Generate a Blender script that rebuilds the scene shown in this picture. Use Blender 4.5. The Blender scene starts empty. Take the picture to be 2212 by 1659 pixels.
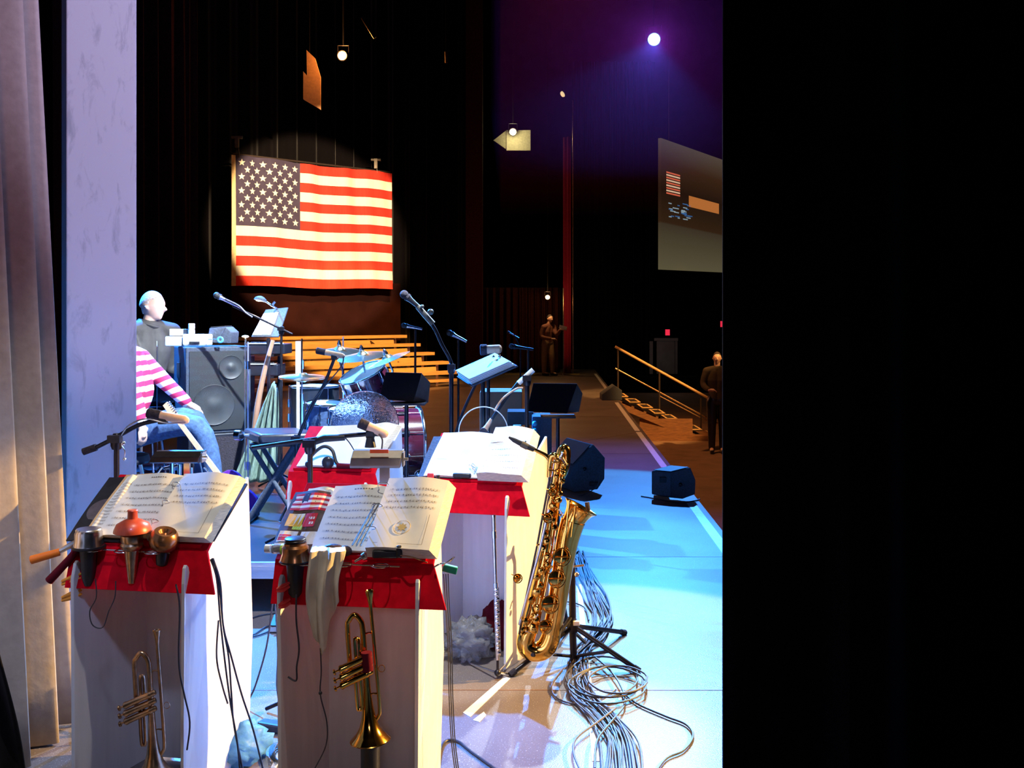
import bpy, bmesh, math, random
from mathutils import Vector, Matrix, Euler
R = math.radians; PI = math.pi
rnd = random.Random(7)
SC = bpy.context.scene; COL = SC.collection
F = 2100.0; H = 1.65; HOR = 686.0; CX = 1106.0

def P(px, py, Y):
    return Vector(((px - CX) / F * Y, Y, H - (py - HOR) / F * Y))
def G(px, py, z=0.0):
    Y = F * (H - z) / (py - HOR)
    return Vector(((px - CX) / F * Y, Y, z))

# ------------------------------------------------------------------ camera, world, lights
cam_d = bpy.data.cameras.new('camera'); cam = bpy.data.objects.new('camera', cam_d); COL.objects.link(cam)
cam.location = (0, 0, H); cam.rotation_euler = (R(90), 0, 0)
cam_d.sensor_width = 36; cam_d.lens = 36 * F / 2212; cam_d.shift_y = -(829.5 - HOR) / 2212
cam_d.clip_end = 200; cam_d.clip_start = 0.05
SC.camera = cam
SC.view_settings.view_transform = 'Standard'; SC.view_settings.look = 'None'
SC.view_settings.gamma = 1; SC.view_settings.exposure = 0.0
w = bpy.data.worlds.new('world'); SC.world = w; w.use_nodes = True
w.node_tree.nodes['Background'].inputs[0].default_value = (0.3, 0.2, 0.45, 1)
w.node_tree.nodes['Background'].inputs[1].default_value = 0.0006

def spot(name, loc, tgt, power, col, angle, blend=0.15, radius=0.08, cut=0):
    d = bpy.data.lights.new(name, 'SPOT'); d.energy = power; d.color = col; d.spot_size = R(angle)
    d.spot_blend = blend; d.shadow_soft_size = radius
    o = bpy.data.objects.new(name, d); COL.objects.link(o); o.location = loc
    o.rotation_euler = (Vector(tgt) - Vector(loc)).to_track_quat('-Z', 'Y').to_euler(); return o
def point(name, loc, power, col, radius=0.05):
    d = bpy.data.lights.new(name, 'POINT'); d.energy = power; d.color = col; d.shadow_soft_size = radius
    o = bpy.data.objects.new(name, d); COL.objects.link(o); o.location = loc; return o
# stage spots, with unseen fills added for pages, curtains and velour
spot('white_wash_spot', (1.7, 9.6, 5.4), (0.0, 3.4, 0.2), 2700, (0.80, 0.92, 1.0), 33, 0.06, 0.05)
spot('blue_key_spot', (2.1, 14.35, 5.75), (0.2, 7.0, 0.0), 6000, (0.0, 0.37, 1.0), 38, 0.10, 0.06)
spot('drum_blue_spot', (-4.4, 9.8, 5.6), (-1.9, 6.9, 0.9), 22000, (0.03, 0.26, 1.0), 50, 0.3, 0.05)
spot('drum_white_spot', (0.4, 4.9, 6.0), (-2.05, 7.4, 0.9), 9000, (0.74, 0.88, 1.0), 33, 0.4, 0.05)
spot('face_key_spot', (1.2, 6.2, 4.2), (-3.1, 8.6, 1.6), 2600, (1.0, 0.94, 0.88), 12, 0.4, 0.05)
spot('amber_side_spot', (7.6, 5.6, 4.4), (-0.5, 3.78, 0.46), 11000, (1.0, 0.60, 0.19), 14.5, 0.25, 0.05)
spot('top_front_fill', (-0.5, 2.5, 6.4), (-0.85, 3.55, 0.8), 520, (1.0, 0.96, 0.90), 27, 0.3, 0.04)  # unseen fill added for the pages of the front stands
spot('sheet_fill', (-0.3, 3.4, 6.4), (-0.5, 5.0, 0.9), 1500, (0.92, 0.96, 1.0), 21, 0.25, 0.04)  # unseen spot added to whiten the sheets on the back stands
spot('curtain_blue_fill', (-1.0, 1.4, 3.4), (-1.86, 3.5, 0.5), 130, (0.42, 0.55, 1.0), 24, 0.6, 0.1)  # unseen blue fill added for the lower grey curtain
spot('velour_red_fill', (-1.6, 0.2, 2.2), (1.4, 2.2, 1.6), 14, (1.0, 0.12, 0.2), 50, 0.8, 0.05)  # unseen red fill added so the black velour folds show
spot('front_low_fill_spot', (0.2, -2.5, 2.6), (-0.2, 3.6, 0.6), 85, (0.88, 0.80, 1.0), 21, 0.9, 0.3)
spot('curtain_red_fill', (-0.6, 0.4, 2.6), (-1.95, 3.6, 2.3), 50, (1.0, 0.32, 0.12), 40, 0.6, 0.15)  # unseen warm fill added to redden the curtain valleys
spot('flag_spot', (-1.0, 14.0, 5.7), (-4.7, 23.4, 3.95), 13000, (1.0, 0.68, 0.38), 27, 0.25, 0.05)
spot('bleacher_spot', (-0.5, 15.0, 8.5), (-3.6, 23.8, 0.7), 13000, (1.0, 0.45, 0.11), 24, 0.3, 0.05)
spot('back_floor_spot', (1.0, 17.0, 9.0), (1.4, 17.5, 0.0), 1500, (1.0, 0.38, 0.12), 95, 0.8, 0.1)
spot('stairs_spot', (6.0, 14.0, 6.5), (2.9, 20.4, 0.0), 6500, (1.0, 0.50, 0.14), 17, 0.4, 0.1)
spot('column_spot', (1.0, 2.6, 4.2), (-1.98, 4.75, 2.55), 470, (0.66, 0.60, 1.0), 33, 0.5, 0.1)
spot('curtain_lilac_spot', (1.8, 4.3, 4.4), (-1.85, 3.4, 2.3), 170, (0.60, 0.50, 1.0), 30, 0.5, 0.05)

# ------------------------------------------------------------------ materials
def ramp2(nt, fac, c0, c1, p0=0.0, p1=1.0):
    r = nt.nodes.new('ShaderNodeValToRGB'); r.color_ramp.elements[0].position = p0; r.color_ramp.elements[1].position = p1
    r.color_ramp.elements[0].color = (*c0, 1); r.color_ramp.elements[1].color = (*c1, 1)
    nt.links.new(fac, r.inputs[0]); return r
def mat(name, col, rough=0.6, metal=0.0, var=0.12, scale=18.0, bump=0.0, stretch=None, emis=None, es=0.0, trans=0.0, ior=1.45, coat=0.0, alpha=1.0, sheen=0.0):
    m = bpy.data.materials.new(name); m.use_nodes = True; nt = m.node_tree; b = nt.nodes['Principled BSDF']
    b.inputs['Roughness'].default_value = rough; b.inputs['Metallic'].default_value = metal
    tc = nt.nodes.new('ShaderNodeTexCoord'); mp = nt.nodes.new('ShaderNodeMapping')
    nt.links.new(tc.outputs['Object'], mp.inputs[0])
    if stretch: mp.inputs['Scale'].default_value = stretch
    n = nt.nodes.new('ShaderNodeTexNoise'); n.inputs['Scale'].default_value = scale; n.inputs['Detail'].default_value = 3
    nt.links.new(mp.outputs[0], n.inputs[0])
    c0 = tuple(max(0, c * (1 - var)) for c in col); c1 = tuple(min(1, c * (1 + var)) for c in col)
    r = ramp2(nt, n.outputs[0], c0, c1, 0.3, 0.7); nt.links.new(r.outputs[0], b.inputs['Base Color'])
    if bump:
        bp = nt.nodes.new('ShaderNodeBump'); bp.inputs['Strength'].default_value = bump; bp.inputs['Distance'].default_value = 0.01
        nt.links.new(n.outputs[0], bp.inputs['Height']); nt.links.new(bp.outputs[0], b.inputs['Normal'])
    if emis: b.inputs['Emission Color'].default_value = (*emis, 1); b.inputs['Emission Strength'].default_value = es
    if trans: b.inputs['Transmission Weight'].default_value = trans; b.inputs['IOR'].default_value = ior
    if coat: b.inputs['Coat Weight'].default_value = coat
    if alpha < 1: b.inputs['Alpha'].default_value = alpha
    if sheen: b.inputs['Sheen Weight'].default_value = sheen
    return m
M = {}
M['white_panel'] = mat('white_panel', (0.78, 0.76, 0.76), 0.7, var=0.05, scale=5, stretch=(6, 6, 0.6))
M['red_felt'] = mat('red_felt', (0.66, 0.003, 0.016), 0.8, var=0.15, scale=30)
M['black_plastic'] = mat('black_plastic', (0.018, 0.017, 0.02), 0.42, var=0.3, scale=40)
M['black_metal'] = mat('black_metal', (0.022, 0.018, 0.022), 0.35, 0.5, var=0.3, scale=60)
M['black_vinyl'] = mat('black_vinyl', (0.02, 0.02, 0.028), 0.3, var=0.3, scale=30)
M['chrome'] = mat('chrome', (0.8, 0.8, 0.82), 0.14, 1.0, var=0.05)
M['brass'] = mat('brass', (0.88, 0.46, 0.09), 0.13, 1.0, var=0.15, scale=25)
M['dull_brass'] = mat('dull_brass', (0.55, 0.36, 0.22), 0.3, 1.0, var=0.3, scale=35)
M['silver'] = mat('silver', (0.72, 0.68, 0.66), 0.25, 1.0, var=0.15, scale=35)
M['copper_brown'] = mat('copper_brown', (0.36, 0.16, 0.07), 0.25, 0.8, var=0.35, scale=25)
M['cork_tan'] = mat('cork_tan', (0.72, 0.44, 0.27), 0.55, var=0.12, scale=40)
M['foam'] = mat('foam', (0.03, 0.022, 0.03), 0.95, var=0.3, scale=90, bump=0.6)
M['rubber_red'] = mat('rubber_red', (0.42, 0.055, 0.02), 0.35, var=0.15, scale=25, coat=0.3)
M['paper'] = mat('paper', (0.80, 0.79, 0.74), 0.85, var=0.05, scale=12)
M['paper_edge'] = mat('paper_edge', (0.74, 0.66, 0.52), 0.9, var=0.22, scale=40, stretch=(1, 1, 12))
M['manila'] = mat('manila', (0.72, 0.45, 0.2), 0.8, var=0.08)
M['orange_plastic'] = mat('orange_plastic', (1.0, 0.22, 0.02), 0.4, var=0.08)
M['red_plastic'] = mat('red_plastic', (0.75, 0.02, 0.02), 0.4, var=0.1)
M['amber_plastic'] = mat('amber_plastic', (0.85, 0.33, 0.03), 0.4, var=0.1)
M['green_plastic'] = mat('green_plastic', (0.01, 0.30, 0.16), 0.4, var=0.1)
M['lime'] = mat('lime', (0.45, 0.72, 0.06), 0.5)
M['cable'] = mat('cable', (0.035, 0.032, 0.042), 0.45, var=0.3, scale=60)
M['cable_grey'] = mat('cable_grey', (0.075, 0.06, 0.07), 0.5, var=0.3, scale=40)
M['cloth_cream'] = mat('cloth_cream', (0.72, 0.62, 0.47), 0.9, var=0.12, scale=12, bump=0.4)
M['acrylic'] = mat('acrylic', (0.92, 0.96, 1.0), 0.04, trans=1.0, ior=1.12, var=0.0)
M['glare_acrylic'] = mat('glare_acrylic', (0.85, 0.92, 1.0), 0.08, trans=0.985, ior=1.3, var=0.25, scale=45, bump=0.5)  # milky mottling stands in for reflection glare on the large disc
M['clear_bag'] = mat('clear_bag', (0.55, 0.56, 0.6), 0.25, trans=0.75, ior=1.2, var=0.0, bump=0.8, scale=30)
M['blue_bag'] = mat('blue_bag', (0.12, 0.35, 0.62), 0.4, trans=0.3, ior=1.2, bump=0.6, scale=20)
M['dark_red_cloth'] = mat('dark_red_cloth', (0.12, 0.01, 0.02), 0.9, bump=0.5)
M['skin'] = mat('skin', (0.72, 0.45, 0.34), 0.55, var=0.06, scale=30)
M['grey_hair'] = mat('grey_hair', (0.60, 0.50, 0.44), 0.8, var=0.3, scale=120, bump=0.5)
M['dark_hair'] = mat('dark_hair', (0.03, 0.02, 0.02), 0.8, var=0.3, scale=120)
M['jacket'] = mat('jacket', (0.035, 0.033, 0.034), 0.75, var=0.25, scale=14, bump=0.3)
M['denim'] = mat('denim', (0.05, 0.10, 0.22), 0.85, var=0.3, scale=40, bump=0.3)
M['khaki'] = mat('khaki', (0.30, 0.19, 0.10), 0.85)
M['brown_jacket'] = mat('brown_jacket', (0.18, 0.07, 0.05), 0.85)
M['cab_blue'] = mat('cab_carpet', (0.05, 0.06, 0.085), 0.8, var=0.3, scale=90, bump=0.2)
M['grille'] = mat('grille', (0.022, 0.022, 0.023), 0.6, 0.0, var=0.35, scale=180)
M['cone'] = mat('cone', (0.04, 0.04, 0.042), 0.5, var=0.15)
M['drum_shell'] = mat('drum_shell', (0.05, 0.008, 0.02), 0.15, var=0.25, coat=0.7)
M['drum_head'] = mat('drum_head', (0.85, 0.86, 0.88), 0.5, var=0.04)
M['cymbal'] = mat('cymbal', (0.78, 0.66, 0.42), 0.25, 1.0, var=0.12, scale=30)
M['slat_wood'] = mat('slat_wood', (0.72, 0.46, 0.2), 0.5, var=0.15, scale=4, stretch=(1, 1, 8))
M['dark_steel'] = mat('dark_steel', (0.05, 0.035, 0.03), 0.5, 0.4)
M['backdrop_brown'] = mat('backdrop_brown', (0.016, 0.0050, 0.0048), 1.0, var=0.2, scale=2)
M['velour_black'] = mat('velour_black', (0.004, 0.003, 0.004), 0.95, var=0.3, scale=60, sheen=0.1)
M['velour_red'] = mat('velour_red', (0.06, 0.018, 0.014), 0.95, var=0.3, scale=20)
M['curtain_grey'] = mat('curtain_grey', (0.40, 0.34, 0.30), 0.9, var=0.08, scale=30, bump=0.15)
M['tape_white'] = mat('tape_white', (0.85, 0.84, 0.8), 0.6, var=0.08)
M['aluminium'] = mat('aluminium', (0.72, 0.70, 0.76), 0.35, 0.8, var=0.08, stretch=(1, 20, 20))
M['dark_wood'] = mat('dark_wood', (0.20, 0.085, 0.035), 0.6, var=0.3, scale=4, stretch=(2, 2, 14))
M['brown_box'] = mat('brown_box', (0.35, 0.17, 0.09), 0.6, var=0.12, scale=6)
M['green_fabric'] = mat('green_fabric', (0.20, 0.27, 0.20), 0.8, var=0.45, scale=14, stretch=(8, 8, 0.8), bump=0.5)
M['white_plastic'] = mat('white_plastic', (0.85, 0.85, 0.83), 0.4, var=0.04)
M['cyan_plastic'] = mat('cyan_plastic', (0.1, 0.45, 0.65), 0.4)
M['aud_floor'] = mat('auditorium_floor', (0.22, 0.13, 0.08), 0.8, var=0.2, scale=3)
M['dark_wall'] = mat('dark_wall', (0.012, 0.009, 0.013), 0.95, var=0.3, scale=2)
M['door_grey'] = mat('door_grey', (0.16, 0.15, 0.15), 0.7, var=0.15, scale=3, emis=(0.5, 0.45, 0.42), es=0.0)
M['flag_red'] = mat('flag_red', (0.72, 0.03, 0.015), 0.85, var=0.15, scale=6, stretch=(6, 6, 0.5), bump=0.4)
M['flag_white'] = mat('flag_white', (0.86, 0.80, 0.66), 0.85, var=0.04, scale=6, stretch=(6, 6, 0.5), bump=0.4)
M['flag_blue'] = mat('flag_blue', (0.045, 0.035, 0.075), 0.85, var=0.15, scale=5)
M['stripe_red'] = mat('stripe_red', (0.6, 0.03, 0.06), 0.85)
M['stripe_white'] = mat('stripe_white', (0.85, 0.82, 0.82), 0.85)
M['sign_yellow'] = mat('print_yellow', (0.75, 0.48, 0.06), 0.6, var=0.3)
M['print_dark'] = mat('print_dark', (0.07, 0.03, 0.03), 0.6, var=0.5, scale=60)
M['ink'] = mat('ink', (0.22, 0.19, 0.17), 0.8, var=0.3)
M['gold_ink'] = mat('gold_ink', (0.55, 0.42, 0.16), 0.6)
M['label_orange'] = mat('label_orange', (0.95, 0.12, 0.03), 0.5)
M['grey_metal'] = mat('grey_metal', (0.16, 0.14, 0.11), 0.45, 0.6, var=0.2)
M['purple_guitar'] = mat('purple_guitar', (0.14, 0.03, 0.30), 0.2, coat=0.6)
def emit(name, col, s):
    return mat(name, col, 0.5, var=0.0, emis=col, es=s)
M['lamp_warm'] = emit('lamp_warm', (1.0, 0.55, 0.15), 60)
M['lamp_yellow'] = emit('lamp_yellow', (1.0, 0.8, 0.35), 14)
M['lamp_blue'] = emit('lamp_blue', (0.12, 0.62, 1.0), 160)
M['lamp_dim'] = emit('lamp_dim', (1.0, 0.72, 0.36), 0.8)
M['exit_red'] = emit('exit_red', (1.0, 0.03, 0.08), 0.75)

for k_ in ('backdrop_brown', 'velour_black', 'velour_red', 'dark_wall', 'red_felt', 'curtain_grey', 'dark_red_cloth'):
    M[k_].node_tree.nodes['Principled BSDF'].inputs['Specular IOR Level'].default_value = 0.06
def floor_mat():
    m = bpy.data.materials.new('stage_floor'); m.use_nodes = True; nt = m.node_tree; b = nt.nodes['Principled BSDF']
    tc = nt.nodes.new('ShaderNodeTexCoord')
    n = nt.nodes.new('ShaderNodeTexNoise'); n.inputs['Scale'].default_value = 1.6; n.inputs['Detail'].default_value = 6
    nt.links.new(tc.outputs['Object'], n.inputs[0])
    r = ramp2(nt, n.outputs[0], (0.13, 0.10, 0.09), (0.20, 0.165, 0.15), 0.3, 0.7)
    sp = nt.nodes.new('ShaderNodeTexNoise'); sp.inputs['Scale'].default_value = 160; sp.inputs['Detail'].default_value = 2
    nt.links.new(tc.outputs['Object'], sp.inputs[0])
    rs = ramp2(nt, sp.outputs[0], (0, 0, 0), (1, 1, 1), 0.62, 0.72)
    mx = nt.nodes.new('ShaderNodeMixRGB'); mx.inputs[2].default_value = (0.45, 0.43, 0.42, 1)
    nt.links.new(rs.outputs[0], mx.inputs[0]); nt.links.new(r.outputs[0], mx.inputs[1])
    nt.links.new(mx.outputs[0], b.inputs['Base Color'])
    b.inputs['Roughness'].default_value = 0.42
    bp = nt.nodes.new('ShaderNodeBump'); bp.inputs['Strength'].default_value = 0.25; bp.inputs['Distance'].default_value = 0.004
    nt.links.new(sp.outputs[0], bp.inputs['Height']); nt.links.new(bp.outputs[0], b.inputs['Normal'])
    return m
M['stage_floor'] = floor_mat()
def pillar_mat():
    m = bpy.data.materials.new('pillar_paint'); m.use_nodes = True; nt = m.node_tree; b = nt.nodes['Principled BSDF']
    tc = nt.nodes.new('ShaderNodeTexCoord'); mp = nt.nodes.new('ShaderNodeMapping'); mp.inputs['Scale'].default_value = (3, 3, 1)
    mp.inputs['Rotation'].default_value = (0, R(25), 0)
    nt.links.new(tc.outputs['Object'], mp.inputs[0])
    n = nt.nodes.new('ShaderNodeTexNoise'); n.inputs['Scale'].default_value = 4.5; n.inputs['Detail'].default_value = 8; n.inputs['Roughness'].default_value = 0.65
    n.inputs['Distortion'].default_value = 0.6
    nt.links.new(mp.outputs[0], n.inputs[0])
    r = ramp2(nt, n.outputs[0], (0.42, 0.42, 0.46), (0.64, 0.62, 0.66), 0.30, 0.46)
    nt.links.new(r.outputs[0], b.inputs['Base Color']); b.inputs['Roughness'].default_value = 0.8
    return m
M['pillar_paint'] = pillar_mat()

# ------------------------------------------------------------------ builders
def wmat(o):
    m = Matrix.Identity(4)
    while o is not None:
        m = Matrix.LocRotScale(o.location, o.rotation_euler, None) @ m; o = o.parent
    return m
class MB:
    def __init__(self): self.bm = bmesh.new(); self.mi = 0
    def _tag(self, faces):
        for f in faces: f.material_index = self.mi
    def box(self, c, s, rot=None):
        mtx = Matrix.Translation(Vector(c)) @ (rot.to_4x4() if rot is not None else Matrix.Identity(4)) @ Matrix.Diagonal((*s, 1))
        g = bmesh.ops.create_cube(self.bm, size=1, matrix=mtx)
        self._tag({f for v in g['verts'] for f in v.link_faces}); return self
    def prism(self, pts, vec):
        pts = [Vector(p) for p in pts]; vec = Vector(vec)
        a = [self.bm.verts.new(p) for p in pts]; b = [self.bm.verts.new(p + vec) for p in pts]; n = len(a)
        fs = [self.bm.faces.new(a[::-1]), self.bm.faces.new(b)]
        for i in range(n): fs.append(self.bm.faces.new((a[i], a[(i + 1) % n], b[(i + 1) % n], b[i])))
        self._tag(fs); return self
    def ring_sweep(self, rings, cap=True, closed=False):
        vs = [[self.bm.verts.new(p) for p in r] for r in rings]; n = len(vs[0]); fs = []
        m = len(vs)
        for i in range(m if closed else m - 1):
            A, B = vs[i], vs[(i + 1) % m]
            for j in range(n): fs.append(self.bm.faces.new((A[j], A[(j + 1) % n], B[(j + 1) % n], B[j])))
        if cap and not closed: fs += [self.bm.faces.new(vs[0][::-1]), self.bm.faces.new(vs[-1])]
        self._tag(fs); return self
    def tube(self, pts, r, n=8, smooth=0, closed=False, cap=True):
        pts = [Vector(p) for p in pts]
        if isinstance(r, (int, float)): r = [r] * len(pts)
        if smooth and len(pts) > 2:
            q, rr = [], []
            m = len(pts)
            rng = range(m) if closed else range(m - 1)
            for i in rng:
                p0 = pts[(i - 1) % m] if (closed or i > 0) else pts[0]; p1 = pts[i]; p2 = pts[(i + 1) % m]
                p3 = pts[(i + 2) % m] if (closed or i + 2 < m) else pts[-1]
                for k in range(smooth):
                    t = k / smooth
                    q.append(0.5 * ((2 * p1) + (p2 - p0) * t + (2 * p0 - 5 * p1 + 4 * p2 - p3) * t * t + (3 * p1 - p0 - 3 * p2 + p3) * t ** 3))
                    rr.append(r[i] * (1 - t) + r[(i + 1) % m] * t)
            if not closed: q.append(pts[-1]); rr.append(r[-1])
            pts, r = q, rr
        m = len(pts); rings = []; up = None
        for i, p in enumerate(pts):
            a = pts[(i - 1) % m] if (closed or i > 0) else pts[0]; b = pts[(i + 1) % m] if (closed or i < m - 1) else pts[-1]
            t = (b - a)
            t = t.normalized() if t.length > 1e-9 else Vector((0, 0, 1))
            if up is None: up = Vector((0, 0, 1)) if abs(t.z) < 0.9 else Vector((1, 0, 0))
            u = t.cross(up)
            if u.length < 1e-6: u = t.cross(Vector((0, 1, 0)))
            u.normalize(); v = u.cross(t).normalized(); up = v
            rings.append([p + (u * math.cos(2 * PI * j / n) + v * math.sin(2 * PI * j / n)) * r[i] for j in range(n)])
        return self.ring_sweep(rings, cap, closed)
    def cyl(self, a, b, r, r2=None, n=16): return self.tube([a, b], [r, r if r2 is None else r2], n)
    def lathe(self, prof, o=(0, 0, 0), axis=(0, 0, 1), n=24, cap=True):
        axis = Vector(axis).normalized(); q = axis.to_track_quat('Z', 'Y'); o = Vector(o)
        rings = [[o + q @ Vector((max(r, 1e-4) * math.cos(2 * PI * j / n), max(r, 1e-4) * math.sin(2 * PI * j / n), z)) for j in range(n)] for r, z in prof]
        return self.ring_sweep(rings, cap)
    def ball(self, c, r, seg=12, s=(1, 1, 1)):
        g = bmesh.ops.create_uvsphere(self.bm, u_segments=seg, v_segments=max(6, seg // 2 + 2), radius=1,
                                      matrix=Matrix.Translation(Vector(c)) @ Matrix.Diagonal((r * s[0], r * s[1], r * s[2], 1)))
        self._tag({f for v in g['verts'] for f in v.link_faces}); return self
    def grid(self, fn, nu, nv, matfn=None):
        vs = [[self.bm.verts.new(fn(i / nu, j / nv)) for j in range(nv + 1)] for i in range(nu + 1)]
        for i in range(nu):
            for j in range(nv):
                f = self.bm.faces.new((vs[i][j], vs[i + 1][j], vs[i + 1][j + 1], vs[i][j + 1]))
                f.material_index = matfn((i + .5) / nu, (j + .5) / nv) if matfn else self.mi
        return self
    def poly(self, pts):
        f = self.bm.faces.new([self.bm.verts.new(Vector(p)) for p in pts]); self._tag([f]); return self
    def use(self, i): self.mi = i; return self
    def build(self, name, mats, parent=None, smooth=True, bevel=0.0, local=False, solid=0.0, normals=True):
        if normals: bmesh.ops.recalc_face_normals(self.bm, faces=self.bm.faces)
        me = bpy.data.meshes.new(name); self.bm.to_mesh(me); self.bm.free()
        if not isinstance(mats, (list, tuple)): mats = [mats]
        for m in mats: me.materials.append(M[m] if isinstance(m, str) else m)
        o = bpy.data.objects.new(name, me); COL.objects.link(o)
        if parent is not None:
            o.parent = parent
            if not local: me.transform(wmat(parent).inverted())
        if smooth:
            for p in me.polygons: p.use_smooth = True
            try: me.set_sharp_from_angle(angle=R(38))
            except Exception: pass
        if solid:
            s = o.modifiers.new('solid', 'SOLIDIFY'); s.thickness = solid; s.offset = 0
        if bevel:
            b = o.modifiers.new('bevel', 'BEVEL'); b.width = bevel; b.segments = 2; b.limit_method = 'ANGLE'; b.angle_limit = R(40)
        return o
def tag(o, label=None, cat=None, group=None, kind=None):
    if label: o['label'] = label
    if cat: o['category'] = cat
    if group: o['group'] = group
    if kind: o['kind'] = kind
    return o
def thing(name, label, cat, loc=(0, 0, 0), rotz=0.0, group=None):
    o = bpy.data.objects.new(name, None); COL.objects.link(o); o.location = Vector(loc); o.rotation_euler = (0, 0, rotz)
    o.empty_display_size = 0.1
    return tag(o, label, cat, group)
def struct(name, mb, m, **k): return tag(mb.build(name, m, **k), kind='structure')

# ------------------------------------------------------------------ setting
ED = Vector((90 / F, 1, 0))                       # direction of the stage edge
def edge(Y, off=0.0): return Vector((1.63 + 0.0429 * (Y - 7.55) + off, Y, 0))
mb = MB(); mb.prism([(-14, -4, 0), edge(-4), edge(31), (-14, 31, 0)], (0, 0, -0.9)); struct('floor', mb, 'stage_floor', smooth=False)
mb = MB(); mb.box((12, 14, -1.0), (30, 60, 0.2)); struct('floor_auditorium', mb, 'aud_floor', smooth=False)
mb = MB()
for y in (3465 / (1491 - HOR), 3465 / (1203 - HOR), 3465 / (980 - HOR), 16.2):
    mb.box((edge(y).x - 4, y, 0.0006), (7.9, 0.006, 0.0012))
mb.box((-1.7, 9.8, 0.0007), (0.006, 12, 0.0012), Matrix.Rotation(R(-40), 3, 'Z'))
tag(mb.build('trim_1', M['dark_wood'], smooth=False), kind='structure')
for y0, y1, lb in ((3465 / (1250 - HOR), 3465 / (1082 - HOR), 'nearest piece of the white tape line along the stage edge'), (3465 / (1010 - HOR), 3465 / (933 - HOR), 'piece of white edge tape just beyond the smaller floor wedge'),
                   (3465 / (931 - HOR), 3465 / (869 - HOR), 'piece of white edge tape below the distant floor wedge'), (3465 / (850 - HOR), 28.6, 'farthest piece of the white tape line at the end of the stage')):
    a, b = edge(y0, -0.05), edge(y1, -0.05); wv = Vector((-0.075, 0, 0)); b = b.lerp(a, 0.01)
    mb = MB(); mb.prism([a, b, b + wv, a + wv], (0, 0, 0.003)); tag(mb.build('edge_tape', 'tape_white', smooth=False), lb, 'tape', 'white tape along the stage edge')
mb = MB(); a, b = G(1246, 1263), G(1279, 1645); wv = Vector((0.028, 0, 0))
mb.prism([a, b, b + wv, a + wv], (0, 0, 0.002))
tag(mb.build('floor_tape', 'tape_white', smooth=False), 'narrow white tape strip on the floor under the cable bundle', 'tape')
mb = MB(); a, b, c, d = G(1000, 1540), G(1090, 1462), G(1102, 1466), G(1016, 1549)
mb.prism([a, b, c, d], (0, 0, 0.002))
tag(mb.build('floor_tape', 'tape_white', smooth=False), 'diagonal scrap of white tape on the floor below the flute stand', 'tape')
mb = MB(); mb.prism([G(1022, 1556), G(1045, 1538), G(1050, 1545), G(1036, 1560)], (0, 0, 0.002))
tag(mb.build('floor_tape', 'tape_white', smooth=False), 'torn white tape piece beside the long diagonal tape strip', 'tape')
# house walls
mb = MB(); mb.box((5, 38, 6), (60, 0.3, 16)); struct('wall_back', mb, 'dark_wall', smooth=False)
mb = MB(); mb.box((-12, 14, 6), (0.3, 60, 16)); struct('wall_left', mb, 'dark_wall', smooth=False)
mb = MB(); mb.box((14, 14, 6), (0.3, 60, 16)); struct('wall_right', mb, 'dark_wall', smooth=False)
mb = MB(); mb.box((1, 14, 14.2), (30, 60, 0.3)); struct('ceiling', mb, 'dark_wall', smooth=False)
# column beside the curtain
YP = 4.75
mb = MB(); a = P(143, HOR, 4.62); b = P(295, HOR, 4.77); a.z = b.z = 0; d_ = (b - a).normalized(); n_ = Vector((-d_.y, d_.x, 0)) * 0.32
mb.prism([a, b, b + n_, a + n_], (0, 0, 8)); struct('pillar', mb, 'pillar_paint', smooth=False, bevel=0.006)
# far proscenium column
mb = MB(); Yc = 27.0; x0, x1 = P(1006, 0, Yc).x, P(1042, 0, Yc).x
mb.box(((x0 + x1) / 2, Yc + 0.3, 5.5), (x1 - x0, 0.6, 11)); struct('pillar_far', mb, 'velour_red', smooth=False)

def drape(name, label, pts, z0, z1, folds, amp, m, flare=0.0, cat='curtain', n=160, nz=14, seed=1, thick=0.006, kind=None, lean=0.0, grow=0.4):
    rr = random.Random(seed); pts = [Vector(p) for p in pts]
    seg = [(pts[i + 1] - pts[i]).length for i in range(len(pts) - 1)]; L = sum(seg)
    ph = [rr.uniform(0, 2 * PI) for _ in range(4)]
    def fn(u, v):
        s = u * L; i = 0
        while i < len(seg) - 1 and s > seg[i]: s -= seg[i]; i += 1
        d = (pts[i + 1] - pts[i]).normalized(); p = pts[i] + d * s; nr = Vector((-d.y, d.x, 0))
        k = 1 + grow * (1 - v)
        w_ = math.sin(u * folds * 2 * PI + ph[0] + 0.5 * math.sin(u * 5 + ph[1])) * amp * k + 0.45 * amp * math.sin(u * folds * 4.3 * PI + ph[2] + 0.8 * v)
        q = p + nr * w_; q.z = z0 + (z1 - z0) * v
        q.x += lean * v + flare * (1 - v) ** 3
        return q
    mb = MB().grid(fn, n, nz); o = mb.build(name, m, solid=thick)
    return tag(o, label, cat) if not kind else tag(o, kind=kind)
# near curtains
drape('stage_curtain', 'grey beige leg curtain hanging in heavy folds at the left edge', [(-1.905, 3.93, 0), (-1.88, 3.3, 0), (-1.72, 2.3, 0)], 0.01, 6.5, 8.0, 0.08, 'curtain_grey', n=300, nz=30, seed=4, lean=-0.27, grow=0.5)
drape('stage_curtain', 'black velour leg curtain filling the right side beside the blue floor', [(0.487, 2.24, 0), (0.56, 2.22, 0), (0.75, 2.15, 0), (1.1, 2.2, 0), (2.2, 2.1, 0)], 0.01, 5.5, 4.2, 0.035, 'velour_black', n=220, seed=2, grow=0.1)
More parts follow.
